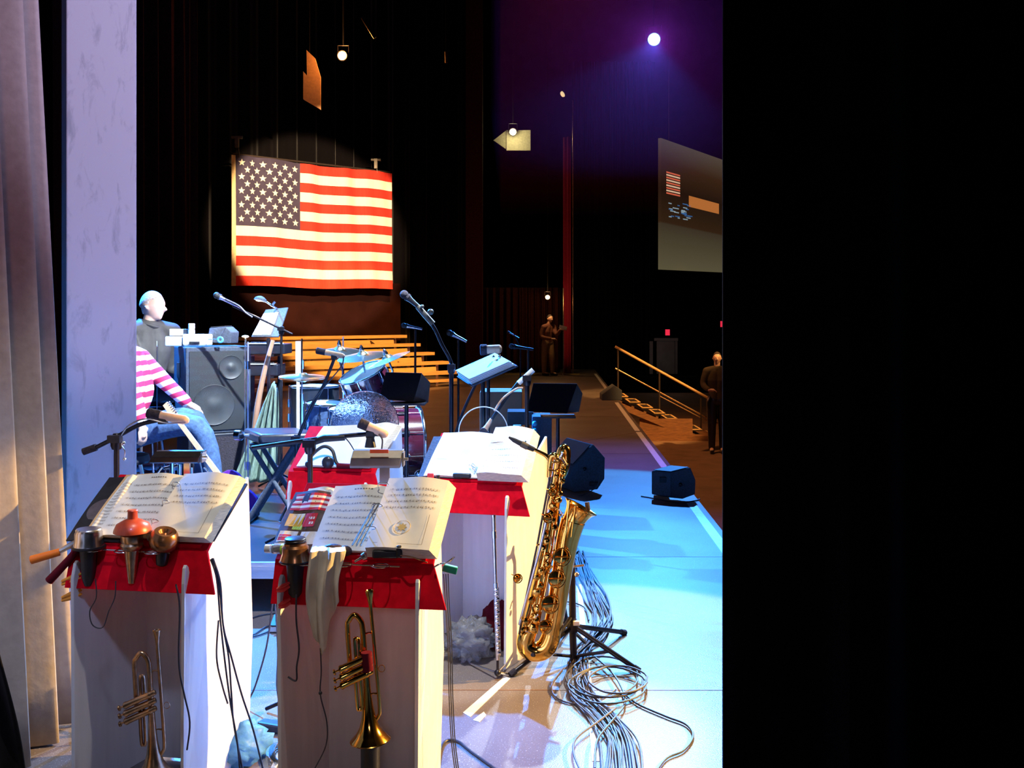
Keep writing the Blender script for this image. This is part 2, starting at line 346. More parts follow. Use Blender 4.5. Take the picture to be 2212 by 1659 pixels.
# dark drapes further back, left
drape('stage_curtain', 'dark drape hanging behind the man at the speaker cabinets', [(-7.6, 16, 0), (-6.0, 18.5, 0)], 0.01, 10, 9, 0.10, 'velour_red', n=180, seed=5)
drape('stage_curtain', 'tall black drape hanging behind the flag', [(-8.2, 22.5, 0), (-1.2, 28.5, 0)], 0.01, 11.5, 16, 0.09, 'velour_black', n=240, seed=6)
drape('stage_curtain', 'dark red curtain across the far wing behind the standing person', [(-0.85, 29.2, 0), (1.45, 29.2, 0)], 0.01, 2.55, 11, 0.07, 'velour_red', n=200, seed=7)
drape('stage_curtain', 'narrow red curtain edge right of the far standing person', [(1.50, 28.9, 0), (1.72, 28.7, 0)], 0.01, 7.0, 2, 0.03, mat('velour_crimson', (0.4, 0.01, 0.05), 0.9), n=40, seed=8)
mb = MB(); mb.cyl((1.78, 28.4, 0), (1.78, 28.4, 8), 0.02); tag(mb.build('pole', 'dull_brass'), 'thin upright pole beside the red curtain edge', 'pole')
mb = MB(); mb.cyl(P(1217, 809.5, 28), P(1217, 622, 28), 0.02); tag(mb.build('pole', 'dull_brass'), 'shorter thin pole behind the far standing person', 'pole')

# stage riser
RZ = 0.29; RY = 5.42
rt = thing('drum_riser', 'low black stage riser with an aluminium edge carrying the drums and amplifiers', 'riser', (-2.6, RY, 0))
mb = MB(); mb.box((-2.65, RY + 1.77, RZ - 0.02), (4.3, 3.54, 0.04)); mb.build('deck', 'black_vinyl', rt, smooth=False)
mb = MB(); mb.box((-2.65, RY - 0.012, RZ - 0.045), (4.3, 0.024, 0.09)); mb.box((-2.65, RY - 0.03, RZ - 0.03), (4.3, 0.012, 0.02)); mb.box((-0.488, RY + 1.77, RZ - 0.045), (0.024, 3.54, 0.09)); mb.build('edge_trim', 'aluminium', rt, smooth=False)
for x in (-4.6, -3.2, -1.9, -0.6):
    for y in (RY + 0.15, RY + 3.4):
        mb = MB(); mb.cyl((x, y, 0), (x, y, RZ - 0.04), 0.03); mb.build('leg', 'dark_steel', rt)

# ------------------------------------------------------------------ flag on backdrop, bleachers
fd = Vector((3.31, 2.9, 0)).normalized(); fn_ = Vector((-fd.y, fd.x, 0))
FL = Vector((-6.38, 22.1, 2.37)); FW = 4.40; FH = 2.98
mb = MB(); a = Vector((-6.25, 22.3, 0.0)) + fn_ * 0.42; mb.prism([a, a + fd * 4.75, a + fd * 4.75 + fn_ * 0.1, a + fn_ * 0.1], (0, 0, 2.55))
tag(mb.build('backdrop_panel', 'backdrop_brown', smooth=False), 'plain brown panel standing behind the bleachers below the flag', 'panel')
mb = MB()
def flagp(u, v, off=0.0):
    return FL + fd * (u * FW) + Vector((0, 0, v * FH + 0.02 * math.sin(u * 9))) - fn_ * (off + 0.03 * math.sin(u * 31) * (0.4 + v) + 0.02 * math.sin(u * 53 + v * 3))
def fm(u, v):
    if u < 0.022: return 3
    if u < 0.40 and v > 6 / 13: return 2
    return 0 if int(v * 13) % 2 == 0 else 1
mb.grid(flagp, 90, 39, fm)
mb.use(1)
for r_ in range(9):
    nn = 6 if r_ % 2 == 0 else 5
    for c_ in range(nn):
        cu = 0.022 + 0.378 * ((c_ * 2 + 1 + (r_ % 2)) / 12); cv = 1 - (7 / 13) * ((r_ + 1) / 10)
        pts = []
        for k in range(10):
            rr_ = (0.085 if k % 2 == 0 else 0.036); an = PI / 2 + k * PI / 5
            pts.append(flagp(cu + rr_ * math.cos(an) / FW, cv + rr_ * math.sin(an) / FH, 0.012))
        c0 = mb.bm.verts.new(flagp(cu, cv, 0.012)); vv = [mb.bm.verts.new(p) for p in pts]
        for k in range(10):
            f = mb.bm.faces.new((c0, vv[k], vv[(k + 1) % 10])); f.material_index = 1
o = mb.build('american_flag', ['flag_red', 'flag_white', 'flag_blue', mat('hem_cream', (0.8, 0.6, 0.3), 0.8)], normals=False)
tag(o, 'large american flag with stars and stripes hanging above the bleachers', 'flag')
for px, py, in ((512, 297), (812, 345)):
    mb = MB(); Yk = 22.0 if px < 600 else 24.6; c = P(px, py, Yk)
    mb.cyl(c + Vector((-0.12, 0, 0)), c + Vector((0.12, 0, 0)), 0.035); mb.box(c + Vector((0, 0, -0.1)), (0.08, 0.08, 0.25)); mb.cyl(c, c + Vector((0.03, 0.1, -0.42)), 0.012)
    tag(mb.build('rigging_clamp', 'grey_metal'), 'small rigging clamp above the ' + ('blue starred' if px < 600 else 'striped outer') + ' corner of the flag', 'clamp')
mb = MB(); a, b = FL + Vector((0, 0, FH + 0.05)) + fn_ * 0.12, FL + fd * FW + Vector((0, 0, FH + 0.05)) + fn_ * 0.12
mb.cyl(a, b, 0.025); tag(mb.build('flag_batten', 'dark_steel'), 'thin dark pipe carrying the top edge of the large flag', 'pipe')
bl = thing('bleachers', 'stepped wooden choir bleachers below the flag', 'bleachers', (-1.15, 23.5, 0))
for k in range(5):
    zt = 0.37 + 0.207 * k; e = Vector((-1.15, 23.5, 0)) + fn_ * 0.6 * k
    mb = MB(); L = 6.5
    mb.prism([e + Vector((0, 0, zt)), e - fd * L + Vector((0, 0, zt)), e - fd * L + fn_ * 0.28 + Vector((0, 0, zt)), e + fn_ * 0.28 + Vector((0, 0, zt))], (0, 0, -0.075))
    mb.build('seat_plank', 'slat_wood', bl, smooth=False)
    mb = MB(); e2 = e - fn_ * 0.25 - fd * 0.3
    if k < 4:
        e3 = e + fn_ * 0.45 - fd * 0.5; mb.prism([e3 + Vector((0, 0, zt - 0.08)), e3 - fd * L + Vector((0, 0, zt - 0.08)), e3 - fd * L + fn_ * 0.03 + Vector((0, 0, zt + 0.09)), e3 + fn_ * 0.03 + Vector((0, 0, zt + 0.09))], fn_ * 0.02)
    else: mb.prism([e2, e2 - fd * L, e2 - fd * L + fn_ * 0.02, e2 + fn_ * 0.02], (0, 0, 0.05))
    mb.build('kick_board', 'slat_wood', bl, smooth=False)
    mb = MB()
    for s in (0.3, 1.9, 3.5, 5.1):
        q = e - fd * s + fn_ * 0.1; mb.box(q + Vector((0, 0, zt / 2 - 0.04)), (0.06, 0.06, zt - 0.08))
    mb.build('post_row', 'dull_brass', bl, smooth=False)
mb = MB(); e = Vector((-1.3, 23.38, 0)); mb.prism([e + Vector((0, 0, 0.12)), e - fd * 6 + Vector((0, 0, 0.12)), e - fd * 6 + fn_ * 0.25 + Vector((0, 0, 0.12)), e + fn_ * 0.25 + Vector((0, 0, 0.12))], (0, 0, 0.06)); mb.build('foot_plank', 'slat_wood', bl, smooth=False)
for s in (1.2, 4.0):
    mb = MB(); e = Vector((-1.15, 23.5, 0)) - fd * s; mb.tube([e + Vector((0, 0, 0.15)), e + fn_ * 2.4 + Vector((0, 0, 1.1))], 0.02); mb.build('brace', 'dark_steel', bl)

# ------------------------------------------------------------------ far lamps, screen, stairs, door, signs
def wall_lamp(px, py, Y, r, m, label, name='stage_lamp', back=0.25, aim=(0, -1, -0.3), can=True):
    c = P(px, py, Y); t = thing(name, label, 'lamp', c); a = Vector(aim).normalized()
    if can:
        mb = MB(); mb.lathe([(r * 0.6, -back), (r * 1.15, -back * 0.7), (r * 1.25, 0.0), (r * 1.1, 0.0), (r * 1.05, -0.04)], c - a * 0.02, a, 20); mb.build('lamp_housing', 'black_metal', t)
    mb = MB(); mb.lathe([(r, 0), (r * 0.8, r * 0.15), (r * 0.3, r * 0.25)], c - a * 0.03, a, 20); mb.build('lens', m, t)
    mb = MB(); mb.tube([c - a * back * 0.5 + Vector((r * 1.3, 0, 0)), c - a * back * 0.5 + Vector((r * 1.3, 0, r * 2.5)), c - a * back * 0.5 + Vector((-r * 1.3, 0, r * 2.5)), c - a * back * 0.5 + Vector((-r * 1.3, 0, 0))], 0.012); mb.build('yoke', 'black_metal', t)
    top_ = 14.04
    mb = MB(); mb.cyl(c - a * back * 0.5 + Vector((0, 0, r * 2.5)), Vector((c.x - a.x * back * 0.5, c.y - a.y * back * 0.5, top_)), 0.012); mb.build('hanging_rod', 'velour_black', t)
    return c
cb = wall_lamp(1413, 85, 14.5, 0.085, 'lamp_blue', 'bright blue stage spotlight high in the haze', aim=(-0.1, -1, -0.25))
spot('blue_haze_spot', cb + Vector((-0.01, -0.12, -0.03)), (0.3, 3.0, 1.2), 3000, (0.20, 0.17, 1.0), 120, 0.9, 0.06)
co = wall_lamp(738, 120, 20, 0.085, 'lamp_warm', 'glowing orange spotlight hanging above the flag', aim=(-0.1, -1, -0.2))
point('orange_lamp_glow', co + Vector((0, -0.2, 0)), 60, (1.0, 0.4, 0.1))
cw = wall_lamp(1108, 286, 30, 0.10, 'lamp_yellow', 'small yellow work lamp on the pale panel high at the back', name='work_lamp', aim=(0, -1, -0.5), back=0.12)
point('work_lamp_light', cw + Vector((0, -0.25, -0.15)), 30, (1.0, 0.85, 0.45), 0.1)
mb = MB(); a = P(1094, 281, 30.35); b = P(1146, 325, 30.35); mb.box(((a.x + b.x) / 2, 30.4, (a.z + b.z) / 2), (b.x - a.x, 0.1, a.z - b.z)); mb.prism([P(1066, 303, 30.6), P(1093, 282, 30.4), P(1093, 322, 30.4)], (0, 0.1, 0))
tag(mb.build('wall_panel', mat('pale_panel', (0.5, 0.45, 0.3), 0.8), smooth=False), 'pale panel behind the yellow work lamp high at the back', 'panel')
cs = wall_lamp(1183, 643, 27.5, 0.06, 'lamp_yellow', 'small yellow bulb glowing above the far standing person', name='work_lamp', aim=(0, -1, -0.4), back=0.1)
point('wing_lamp_light', cs + Vector((0, -0.2, -0.1)), 22, (1.0, 0.55, 0.2), 0.05)
mb = MB(); c = P(1216, 203, 22); mb.lathe([(0.07, 0), (0.06, 0.03), (0.02, 0.05)], c, (-0.9, -0.35, -0.6), 18); mb.use(1); mb.cyl(c, (c.x, c.y, 14.04), 0.006); tag(mb.build('lamp_reflector', ['lamp_dim', 'velour_black']), 'small half lit lamp reflector high above the far wing', 'lamp')
mb = MB(); mb.prism([P(662, 108, 20), P(680, 125, 20), P(692, 165, 20), P(692, 236, 20), P(655, 214, 20), P(655, 154, 20), P(663, 163, 20)], (0, 0.08, 0)); mb.use(1); mb.cyl(P(668, 115, 20) + Vector((0, .04, 0)), (P(668, 115, 20).x, 20.04, 14.04), 0.006)
tag(mb.build('hanging_panel', [mat('amber_panel', (0.6, 0.3, 0.12), 0.8), 'velour_black'], smooth=False), 'small panel lit orange hanging left of the orange spotlight', 'panel')
spot('hanging_panel_light', P(700, 150, 18.6), P(675, 170, 20), 7, (1, 0.45, 0.15), 60, 0.8)
mb = MB(); mb.cyl(P(783, 38, 18), P(810, 82, 18), 0.03); mb.use(1); mb.cyl(P(796, 60, 18), (P(796, 60, 18).x, 18, 14.04), 0.006); tag(mb.build('pipe', ['dull_brass', 'velour_black']), 'short slanting pipe glinting above the orange spotlight', 'pipe')
mb = MB(); mb.cyl(P(963, 112, 20), P(964, 136, 20), 0.03); mb.use(1); mb.cyl(P(963, 112, 20), (P(963, 112, 20).x, 20, 14.04), 0.006); tag(mb.build('pipe', ['dull_brass', 'velour_black']), 'tiny upright pipe glinting high in the dark middle', 'pipe')
# projection screen
sl, sr_ = P(1428, 298, 18), P(1428, 582, 18); tl, tr_ = P(1600, 359, 21.9), P(1600, 590, 21.9)
def scr(u, v, off=0.0): return sr_ + (tr_ - sr_) * u + ((sl - sr_) + ((tl - tr_) - (sl - sr_)) * u) * v + Vector((0.86, -0.51, 0)) * off
st = thing('projection_screen', 'tilted video screen showing a dim picture of the stage at the right', 'screen', sr_ + Vector((0, 0, 0)))
def bright(c, s=1.0): return emit('screen_%d' % rnd.randint(0, 9999999), c, s)
def smat():
    m = bpy.data.materials.new('screen_picture'); m.use_nodes = True; nt = m.node_tree; b = nt.nodes['Principled BSDF']
    tc = nt.nodes.new('ShaderNodeTexCoord'); sx = nt.nodes.new('ShaderNodeSeparateXYZ'); nt.links.new(tc.outputs['Generated'], sx.inputs[0])
    r = nt.nodes.new('ShaderNodeValToRGB'); e = r.color_ramp.elements
    e[0].position = 0.0; e[0].color = (0.19, 0.16, 0.085, 1); e[1].position = 1.0; e[1].color = (0.15, 0.115, 0.07, 1)
    for p, c in ((0.34, (0.085, 0.062, 0.036)), (0.355, (0.06, 0.028, 0.012)), (0.6, (0.028, 0.014, 0.008)), (0.8, (0.075, 0.033, 0.014))):
        q = e.new(p); q.color = (*c, 1)
    nt.links.new(sx.outputs[2], r.inputs[0]); nt.links.new(r.outputs[0], b.inputs['Emission Color']); b.inputs['Emission Strength'].default_value = 0.48
    b.inputs['Base Color'].default_value = (0.01, 0.01, 0.01, 1); b.inputs['Specular IOR Level'].default_value = 0; b.inputs['Roughness'].default_value = 1; return m
mb = MB(); mb.prism([scr(0, 0), scr(1, 0), scr(1, 1), scr(0, 1)], (-0.05, 0.03, 0)); mb.build('screen_surface', smat(), st, smooth=False)
for u in (0.1, 0.9): mb = MB(); mb.cyl(scr(u, 0.99, -0.03), Vector((scr(u, 1, -0.03).x, scr(u, 1, -0.03).y, 14.04)), 0.01); mb.build('hanging_cable', 'velour_black', st)
mb = MB().use(0)
def patch(u0, v0, u1, v1, mi, sk=0.0): mb.use(mi).poly([scr(u0, v0, 0.01), scr(u1, v0 + sk, 0.01), scr(u1, v1 + sk, 0.01), scr(u0, v1, 0.01)])
for k in range(9): patch(0.05, 0.585 + k * 0.02, 0.20, 0.597 + k * 0.02, 0 if k % 2 == 0 else 1)
patch(0.30, 0.52, 0.68, 0.61, 2, -0.01)
for k in range(5): patch(0.78, 0.62 + k * 0.03, 0.95, 0.636 + k * 0.03, 1, -0.03)
for k in range(26): 
    u = 0.06 + rnd.random() * 0.26; v = 0.40 + rnd.random() * 0.13; patch(u, v, u + 0.02 + rnd.random() * 0.05, v + 0.008, 3 + (k % 2))
mb.build('picture_detail', [bright((0.55, 0.10, 0.05)), bright((0.62, 0.4, 0.26)), bright((0.40, 0.13, 0.03)), bright((0.03, 0.10, 0.25)), bright((0.22, 0.3, 0.34))], st, smooth=False, normals=False)
# stairs off the stage
sg = thing('stage_stairs', 'descending portable stairs with yellow edged treads off the stage side', 'stairs', (3.1, 20.6, -0.9))
T0 = Vector((2.28, 20.5, 0.0)); TD = Vector((0.262, 0.04, -0.118))
for k in range(8):
    c = T0 + TD * k; wv = Vector((0, -0.38, 0))
    mb = MB(); mb.box(c, (0.22, 0.85, 0.03)); s = mb.build('tread', 'dark_steel', sg, smooth=False)
    mb = MB()
    for (dx, dy, sx_, sy_) in ((-0.10, 0, 0.04, 0.85), (0.10, 0, 0.04, 0.85), (0, -0.405, 0.24, 0.06), (0, 0.405, 0.24, 0.06)):
        mb.box(c + Vector((dx, dy, 0.018)), (sx_, sy_, 0.012))
    mb.build('edge_strip', 'slat_wood', s, smooth=False)
for dy in (-0.46, 0.46):
    mb = MB(); a = T0 + Vector((-0.1, dy, -0.08)); b = T0 + TD * 7.3 + Vector((0, dy, -0.08)); mb.prism([a, b, b + Vector((0, 0, -0.13)), a + Vector((0, 0, -0.13))], (0, 0.04, 0)); mb.build('stringer', 'dark_wood', sg, smooth=False)
mb = MB(); mb.box((3.3, 20.55, -0.82), (1.75, 0.95, 0.05)); mb.box((3.2, 20.2, -0.62), (1.1, 0.03, 0.34)); mb.box((3.3, 20.1, -0.87), (1.75, 0.06, 0.06)); mb.build('base_frame', 'dark_wood', sg, smooth=False)
for (x, z1) in ((2.3, 1.0), (3.2, 0.45), (4.1, -0.1)):
    mb = MB(); mb.cyl((x, 21.1, -0.9), (x, 21.1, z1), 0.02); mb.build('rail_post', 'dark_steel', sg)
mb = MB(); mb.cyl((2.24, 21.1, 1.02), (4.52, 21.1, -0.24), 0.028); mb.build('handrail', 'slat_wood', sg)
mb = MB(); mb.cyl((2.24, 21.1, 0.55), (4.52, 21.1, -0.68), 0.018); mb.cyl((3.2, 21.1, -0.05), (4.4, 21.1, -0.68), 0.012); mb.build('lower_rail', 'dull_brass', sg)
mb = MB(); x0, x1, z1, z0 = P(1419, 0, 34).x, P(1458, 0, 34).x, P(0, 737, 34).z, P(0, 808, 34).z
mb.box(((x0 + x1) / 2, 34.1, (z0 + z1) / 2), (x1 - x0, 0.1, z1 - z0)); dd = struct('door_1', mb, 'door_grey', smooth=False)
mb = MB(); mb.box(((x0 + x1) / 2, 34.0, z1 + 0.06), (x1 - x0 + 0.2, 0.12, 0.1)); mb.box((x0 - 0.2, 34.05, (z0 + z1) / 2), (0.12, 0.12, z1 - z0)); mb.box((x1 + 0.05, 34.05, (z0 + z1) / 2), (0.08, 0.12, z1 - z0)); tag(mb.build('trim_2', 'door_grey', smooth=False), kind='structure')
point('door_light', P(1440, 760, 32.6), 4, (1.0, 0.8, 0.75), 0.1)  # point light in front of the door, no fixture modelled
for px, py, lb in ((1442, 718, 'small red exit sign glowing above the grey door'), (1561, 700, 'small red exit sign cut by the black curtain edge')):
    mb = MB(); c = P(px, py, 33); mb.box(c, (0.14, 0.08, 0.2)); mb.use(1); mb.cyl(c, (c.x, c.y + 0.02, 14.04), 0.006); tag(mb.build('exit_sign', ['exit_red', 'velour_black'], smooth=False), lb, 'sign')
drape('stage_curtain', 'black drape across the dark hall behind the stage stairs', [(2.2, 35.5, 0), (5.2, 35.5, 0)], -0.89, 11, 10, 0.1, 'velour_black', n=120, seed=11)
mb = MB(); mb.box((5.5, 33.0, -0.62), (8, 0.1, 0.56)); tag(mb.build('door_foot_board', 'velour_black', smooth=False), 'low black board added over the dark foot of the far grey door', 'barrier')  # board added to stand in for the darkness below the door

# ------------------------------------------------------------------ band stands
TH = R(36)
class Stand:
    """bandstand: x right, y away from the camera, z up; desk plane rises away from the player."""
    def __init__(s, loc, yaw, label, wn=0.41, dep=0.36, fl=0.05, fr=0.06, zt=0.855, fas=0.135, wf=0.5, group='red and white band stands'):
        s.t = thing('band_stand', label, 'music stand', loc, yaw, group); s.zt = zt; s.M = wmat(s.t); s.wf = wf
        h = zt
        for sg, fx, nm in ((-1, fl, 'side_panel'), (1, fr, 'side_panel')):
            xn = sg * wn / 2; xf = xn + fx
            prof = [(-0.065, 0.0), (-0.065, h - 0.10), (-0.056, h - 0.05), (-0.047, h - 0.04), (-0.037, h - 0.05), (-0.02, h - 0.12), (0.012, h - 0.12), (0.014, h - 0.03), (0.035, h - 0.015), (dep * 0.5, h - 0.03 + dep * 0.5 * math.tan(TH) * 0.75), (dep, h - 0.03 + dep * math.tan(TH) * 0.85), (dep + 0.01, h * 0.55), (dep, 0.0)]
            mb = MB(); pts = []
            for y, z in prof:
                b = 0.012 * math.sin(PI * min(1, z / h))
                pts.append((xn + (xf - xn) * y / dep + sg * b, y, z))
            mb.prism(pts, (-sg * 0.012, 0, 0)); mb.build(nm, 'white_panel', s.t, smooth=False, local=True, bevel=0.002)
        mb = MB(); xl, xr = -wn / 2 + fl + 0.002, wn / 2 + fr - 0.002
        fp = min(dep - 0.012, 0.262); tp_ = h - 0.012 + fp * math.tan(TH); xl, xr = -wn / 2 + fl * fp / dep + 0.002, wn / 2 + fr * fp / dep - 0.014
        mb.prism([(xl, fp, 0.01), (xr, fp, 0.01), (xr, fp, tp_), (xl, fp, tp_)], (0, 0.008, 0)); mb.build('front_panel', 'white_panel', s.t, smooth=False, local=True)
        # red desk: hanging fascia and sloping board
        mb = MB(); w2 = wf / 2
        prof = [(-0.055, h - fas), (-0.012, h), (0.0, h + 0.008), (0.27, h + 0.008 + 0.27 * math.tan(TH)), (0.27, h - 0.004 + 0.27 * math.tan(TH)), (0.004, h - 0.006), (-0.047, h - fas)]
        a = [Vector((-w2 + 0.012 * (y / 0.27 if y > 0 else 0), y, z)) for y, z in prof]
        b = [Vector((w2 + (0.0 if y > -0.03 else 0.05), y, z)) for y, z in prof]
        mb.ring_sweep([a, b]); mb.build('red_desk', 'red_felt', s.t, smooth=False, local=True, bevel=0.0015)
        mb = MB(); mb.box((0, 0.0, h + 0.013), (wf * 0.9, 0.012, 0.012)); mb.build('page_ledge', 'red_felt', s.t, smooth=False, local=True)
    def d(s, u, v, w_=0.0):      # desk plane: u across, v up the slope, w off the surface -> world
        return s.M @ Vector((u, v * math.cos(TH) - (w_ + 0.010) * math.sin(TH) + 0.010, s.zt + 0.008 + v * math.sin(TH) + (w_ + 0.010) * math.cos(TH)))
    def l(s, x, y, z): return s.M @ Vector((x, y, z))
S1 = Stand((-1.285, 3.36, 0), R(-9), 'red topped white band stand holding mutes with an orange clip on its left', wn=0.40, fl=0.09, fr=0.035)
S2 = Stand((-0.515, 3.18, 0), R(-7), 'red topped white band stand with a cream towel over its front edge', wn=0.45, dep=0.30, fl=0.05, fr=0.0, wf=0.53)
S3 = Stand((-0.195, 4.66, 0), R(-14), 'red topped white band stand behind the flute and baritone saxophone', fl=0.10, fr=0.09)
S4 = Stand((-0.925, 5.0, 0), R(-8), 'red topped white band stand with headphones hanging on its big white sheet', fl=0.05, fr=0.07, wf=0.46)

def stack(st, name, mats, u0, u1, v0, v1, th, w0=0.0, parent=None, sh=0.0, roll=0.0, label=None, cat=None, curl=0.004, group=None, w1=None):
    """thick bound pages lying on a desk: rounded right fore edge"""
    if w1 is None: w1 = w0
    mb = MB(); n = 10
    def top(u, v): 
        return st.d(u0 + (u1 - u0) * u + sh * v, v0 + (v1 - v0) * v, w0 + (w1 - w0) * u + th * (1 - 0.12 * u ** 6) + curl * math.sin(u * 7 + v * 4) + curl * 1.5 * math.sin(PI * u))
    def bot(u, v): return st.d(u0 + (u1 - u0) * u + sh * v + roll * u, v0 + (v1 - v0) * v, w0 + (w1 - w0) * u)
    T = [[mb.bm.verts.new(top(i / n, j / n)) for j in range(n + 1)] for i in range(n + 1)]
    B = [[mb.bm.verts.new(bot(i / n, j / n)) for j in range(n + 1)] for i in range(n + 1)]
    for i in range(n):
        for j in range(n):
            mb.bm.faces.new((T[i][j], T[i + 1][j], T[i + 1][j + 1], T[i][j + 1])).material_index = 0
            mb.bm.faces.new((B[i][j], B[i][j + 1], B[i + 1][j + 1], B[i + 1][j])).material_index = 1
    for i in range(n):
        for a, b in ((T[i][0], T[i + 1][0]),): mb.bm.faces.new((a, B[i][0], B[i + 1][0], b)).material_index = 1
        mb.bm.faces.new((T[i + 1][n], B[i + 1][n], B[i][n], T[i][n])).material_index = 1
        mb.bm.faces.new((T[0][i + 1], B[0][i + 1], B[0][i], T[0][i])).material_index = 1
        mb.bm.faces.new((T[n][i], B[n][i], B[n][i + 1], T[n][i + 1])).material_index = 1
    o = mb.build(name, mats, parent); 
    if label: tag(o, label, cat, group)
    o['_t'] = 0; del o['_t']
    return o, top
def notes(top, parent, staves=6, v_lo=0.08, v_hi=0.95, u_lo=0.08, u_hi=0.92, seed=1, title=True, box=False):
    """printed staves and notes following the page surface"""
    rr = random.Random(seed); mb = MB()
    def q(u, v, du, dv, off=0.0006):
        nrm = (top(u + .01, v) - top(u, v)).cross(top(u, v + .01) - top(u, v)).normalized() * off * 2.5
        mb.poly([top(u, v) + nrm, top(min(u + du, 1), v) + nrm, top(min(u + du, 1), v + dv) + nrm, top(u, v + dv) + nrm])
    for k in range(staves):
        v = v_lo + (v_hi - v_lo - 0.1) * (k + 0.5) / staves
        for line in range(3):
            for seg in range(6):
                u = u_lo + (u_hi - u_lo) * seg / 6; q(u, v + line * 0.011, (u_hi - u_lo) / 6, 0.0018)
        for j in range(16):
            u = u_lo + 0.03 + (u_hi - u_lo - 0.05) * (j + rr.random() * 0.6) / 16
            q(u, v + rr.random() * 0.02, 0.016, 0.010); q(u + 0.012, v + 0.006, 0.003, 0.028)
    if title:
        for j in range(7): q(0.35 + j * 0.045, v_hi - 0.03 + rr.random() * 0.004, 0.03, 0.014)
    if box:
        for a in ((0.1, 0.06, 0.76, 0.003), (0.86, 0.06, 0.006, 0.4)): q(*a)
    mb.build('printed_music', 'ink', parent, smooth=False, normals=False)

# --- stand 1 pages
o, _ = stack(S1, 'folder', ['black_plastic', 'black_plastic'], -0.275, -0.02, -0.01, 0.30, 0.004, w0=0.004, label='black folder jutting left from under the sheets on the orange clipped stand', cat='folder', sh=0.01)
mb = MB(); c = S1.d(-0.205, 0.13, 0.012); nz = (S1.d(0, 0, 1) - S1.d(0, 0, 0)).normalized(); mb.lathe([(0.055, 0), (0.055, 0.0015), (0.009, 0.0015), (0.009, 0.0)], c, nz, 32, cap=False); tag(mb.build('disc', 'silver'), 'pale round disc peeking out left of the sheets on the black folder', 'disc')
o, tp = stack(S1, 'music_folder', ['manila', 'manila'], -0.215, 0.0, 0.005, 0.305, 0.006, w0=0.012, sh=0.02, label='tan card folder under the left sheets of the orange clipped stand', cat='folder')
o, tp = stack(S1, 'sheet_music', ['paper', 'paper_edge'], -0.20, -0.155, 0.02, 0.29, 0.003, w0=0.022, sh=0.02, label='narrow sheet of fine print at the left of the orange clipped stand', cat='sheet music')
notes(tp, o, staves=14, seed=3, title=False, u_lo=0.1)
o, tp = stack(S1, 'sheet_music', ['paper', 'paper_edge'], -0.155, 0.045, 0.0, 0.30, 0.005, w0=0.022, sh=0.01, label='open handwritten music page left of the thick book on the orange clipped stand', cat='sheet music')
notes(tp, o, staves=7, seed=4)
o, tp = stack(S1, 'music_book', ['paper', 'paper_edge'], 0.03, 0.245, 0.0, 0.30, 0.026, w0=0.012, sh=0.015, roll=0.02, label='thick bound music book with curled pages on the orange clipped stand', cat='book')
notes(tp, o, staves=4, seed=5, v_lo=0.45, title=False, box=True)
for v in (0.06, 0.15, 0.24):
    mb = MB(); a = S1.d(0.025, v, 0.03); mb.tube([a, S1.d(0.03, v, 0.05), S1.d(0.05, v, 0.05), S1.d(0.055, v, 0.036)], 0.0016, 6, smooth=4); mb.build('binder_ring', 'silver', o)
mb = MB(); mb.prism([S1.d(0.262, 0.02, -0.004), S1.d(0.285, 0.29, -0.004), S1.d(0.06, 0.29, -0.004), S1.d(0.05, 0.02, -0.004)], S1.d(0, 0, 0.008) - S1.d(0, 0, 0)); tag(mb.build('folder', 'black_plastic', smooth=False), 'black cover under the thick book on the orange clipped stand', 'folder')
mb = MB(); mb.prism([S1.d(0.267, 0.17, 0.006), S1.d(0.273, 0.26, 0.006), S1.d(0.255, 0.26, 0.006), S1.d(0.25, 0.17, 0.006)], S1.d(0, 0, 0.004) - S1.d(0, 0, 0)); tag(mb.build('index_tab', 'red_plastic', smooth=False), 'red tab sticking out right of the thick book', 'tab')
# --- stand 2 pages
def flagcover(st, u0, u1, v0, v1, w0, sh):
    o, tp = stack(st, 'magazine', ['print_dark', 'paper_edge'], u0, u1, v0, v1, 0.005, w0=w0, sh=sh, label='glossy magazine with an american flag cover on the towel draped stand', cat='magazine')
    mb = MB()
    def q(a, b, c, d, mi):
        off = (st.d(0, 0, 0.0015) - st.d(0, 0, 0))
        mb.use(mi)
        n = 4
        for i in range(n):
            ua, ub = a + (c - a) * i / n, a + (c - a) * (i + 1) / n
            mb.poly([tp(ua, b) + off, tp(ub, b) + off, tp(ub, d) + off, tp(ua, d) + off])
    for k in range(7): q(0.06, 0.66 + k * 0.042, 0.96, 0.66 + (k + 1) * 0.042, k % 2)
    q(0.06, 0.79, 0.42, 0.955, 2)
    for i in range(6):
        for j in range(4): q(0.10 + i * 0.05, 0.80 + j * 0.038, 0.12 + i * 0.05, 0.812 + j * 0.038, 1)
    mb.mi = 3
    q(0.10, 0.38, 0.48, 0.60, 3); q(0.30, 0.33, 0.52, 0.42, 5); q(0.5, 0.38, 0.78, 0.6, 0)
    for k in range(8): q(0.52 + (k % 4) * 0.06, 0.42 + (k // 4) * 0.08, 0.56 + (k % 4) * 0.06, 0.46 + (k // 4) * 0.08, 1)
    q(0.06, 0.12, 0.48, 0.30, 1); q(0.08, 0.14, 0.44, 0.20, 0); q(0.08, 0.21, 0.4, 0.24, 4); q(0.55, 0.10, 0.95, 0.3, 1)
    q(0.04, 0.02, 0.5, 0.1, 6)
    mb.build('cover_print', ['stripe_red', 'stripe_white', 'flag_blue', 'sign_yellow', 'red_plastic', 'lime', 'cloth_cream'], o, smooth=False, normals=False)
flagcover(S2, -0.285, -0.135, 0.0, 0.265, 0.008, 0.01)
o, tp = stack(S2, 'sheet_music', ['paper', 'paper_edge'], -0.235, -0.12, 0.20, 0.29, 0.003, w0=0.003, label='tan sheet corner rising behind the flag magazine', cat='sheet music')
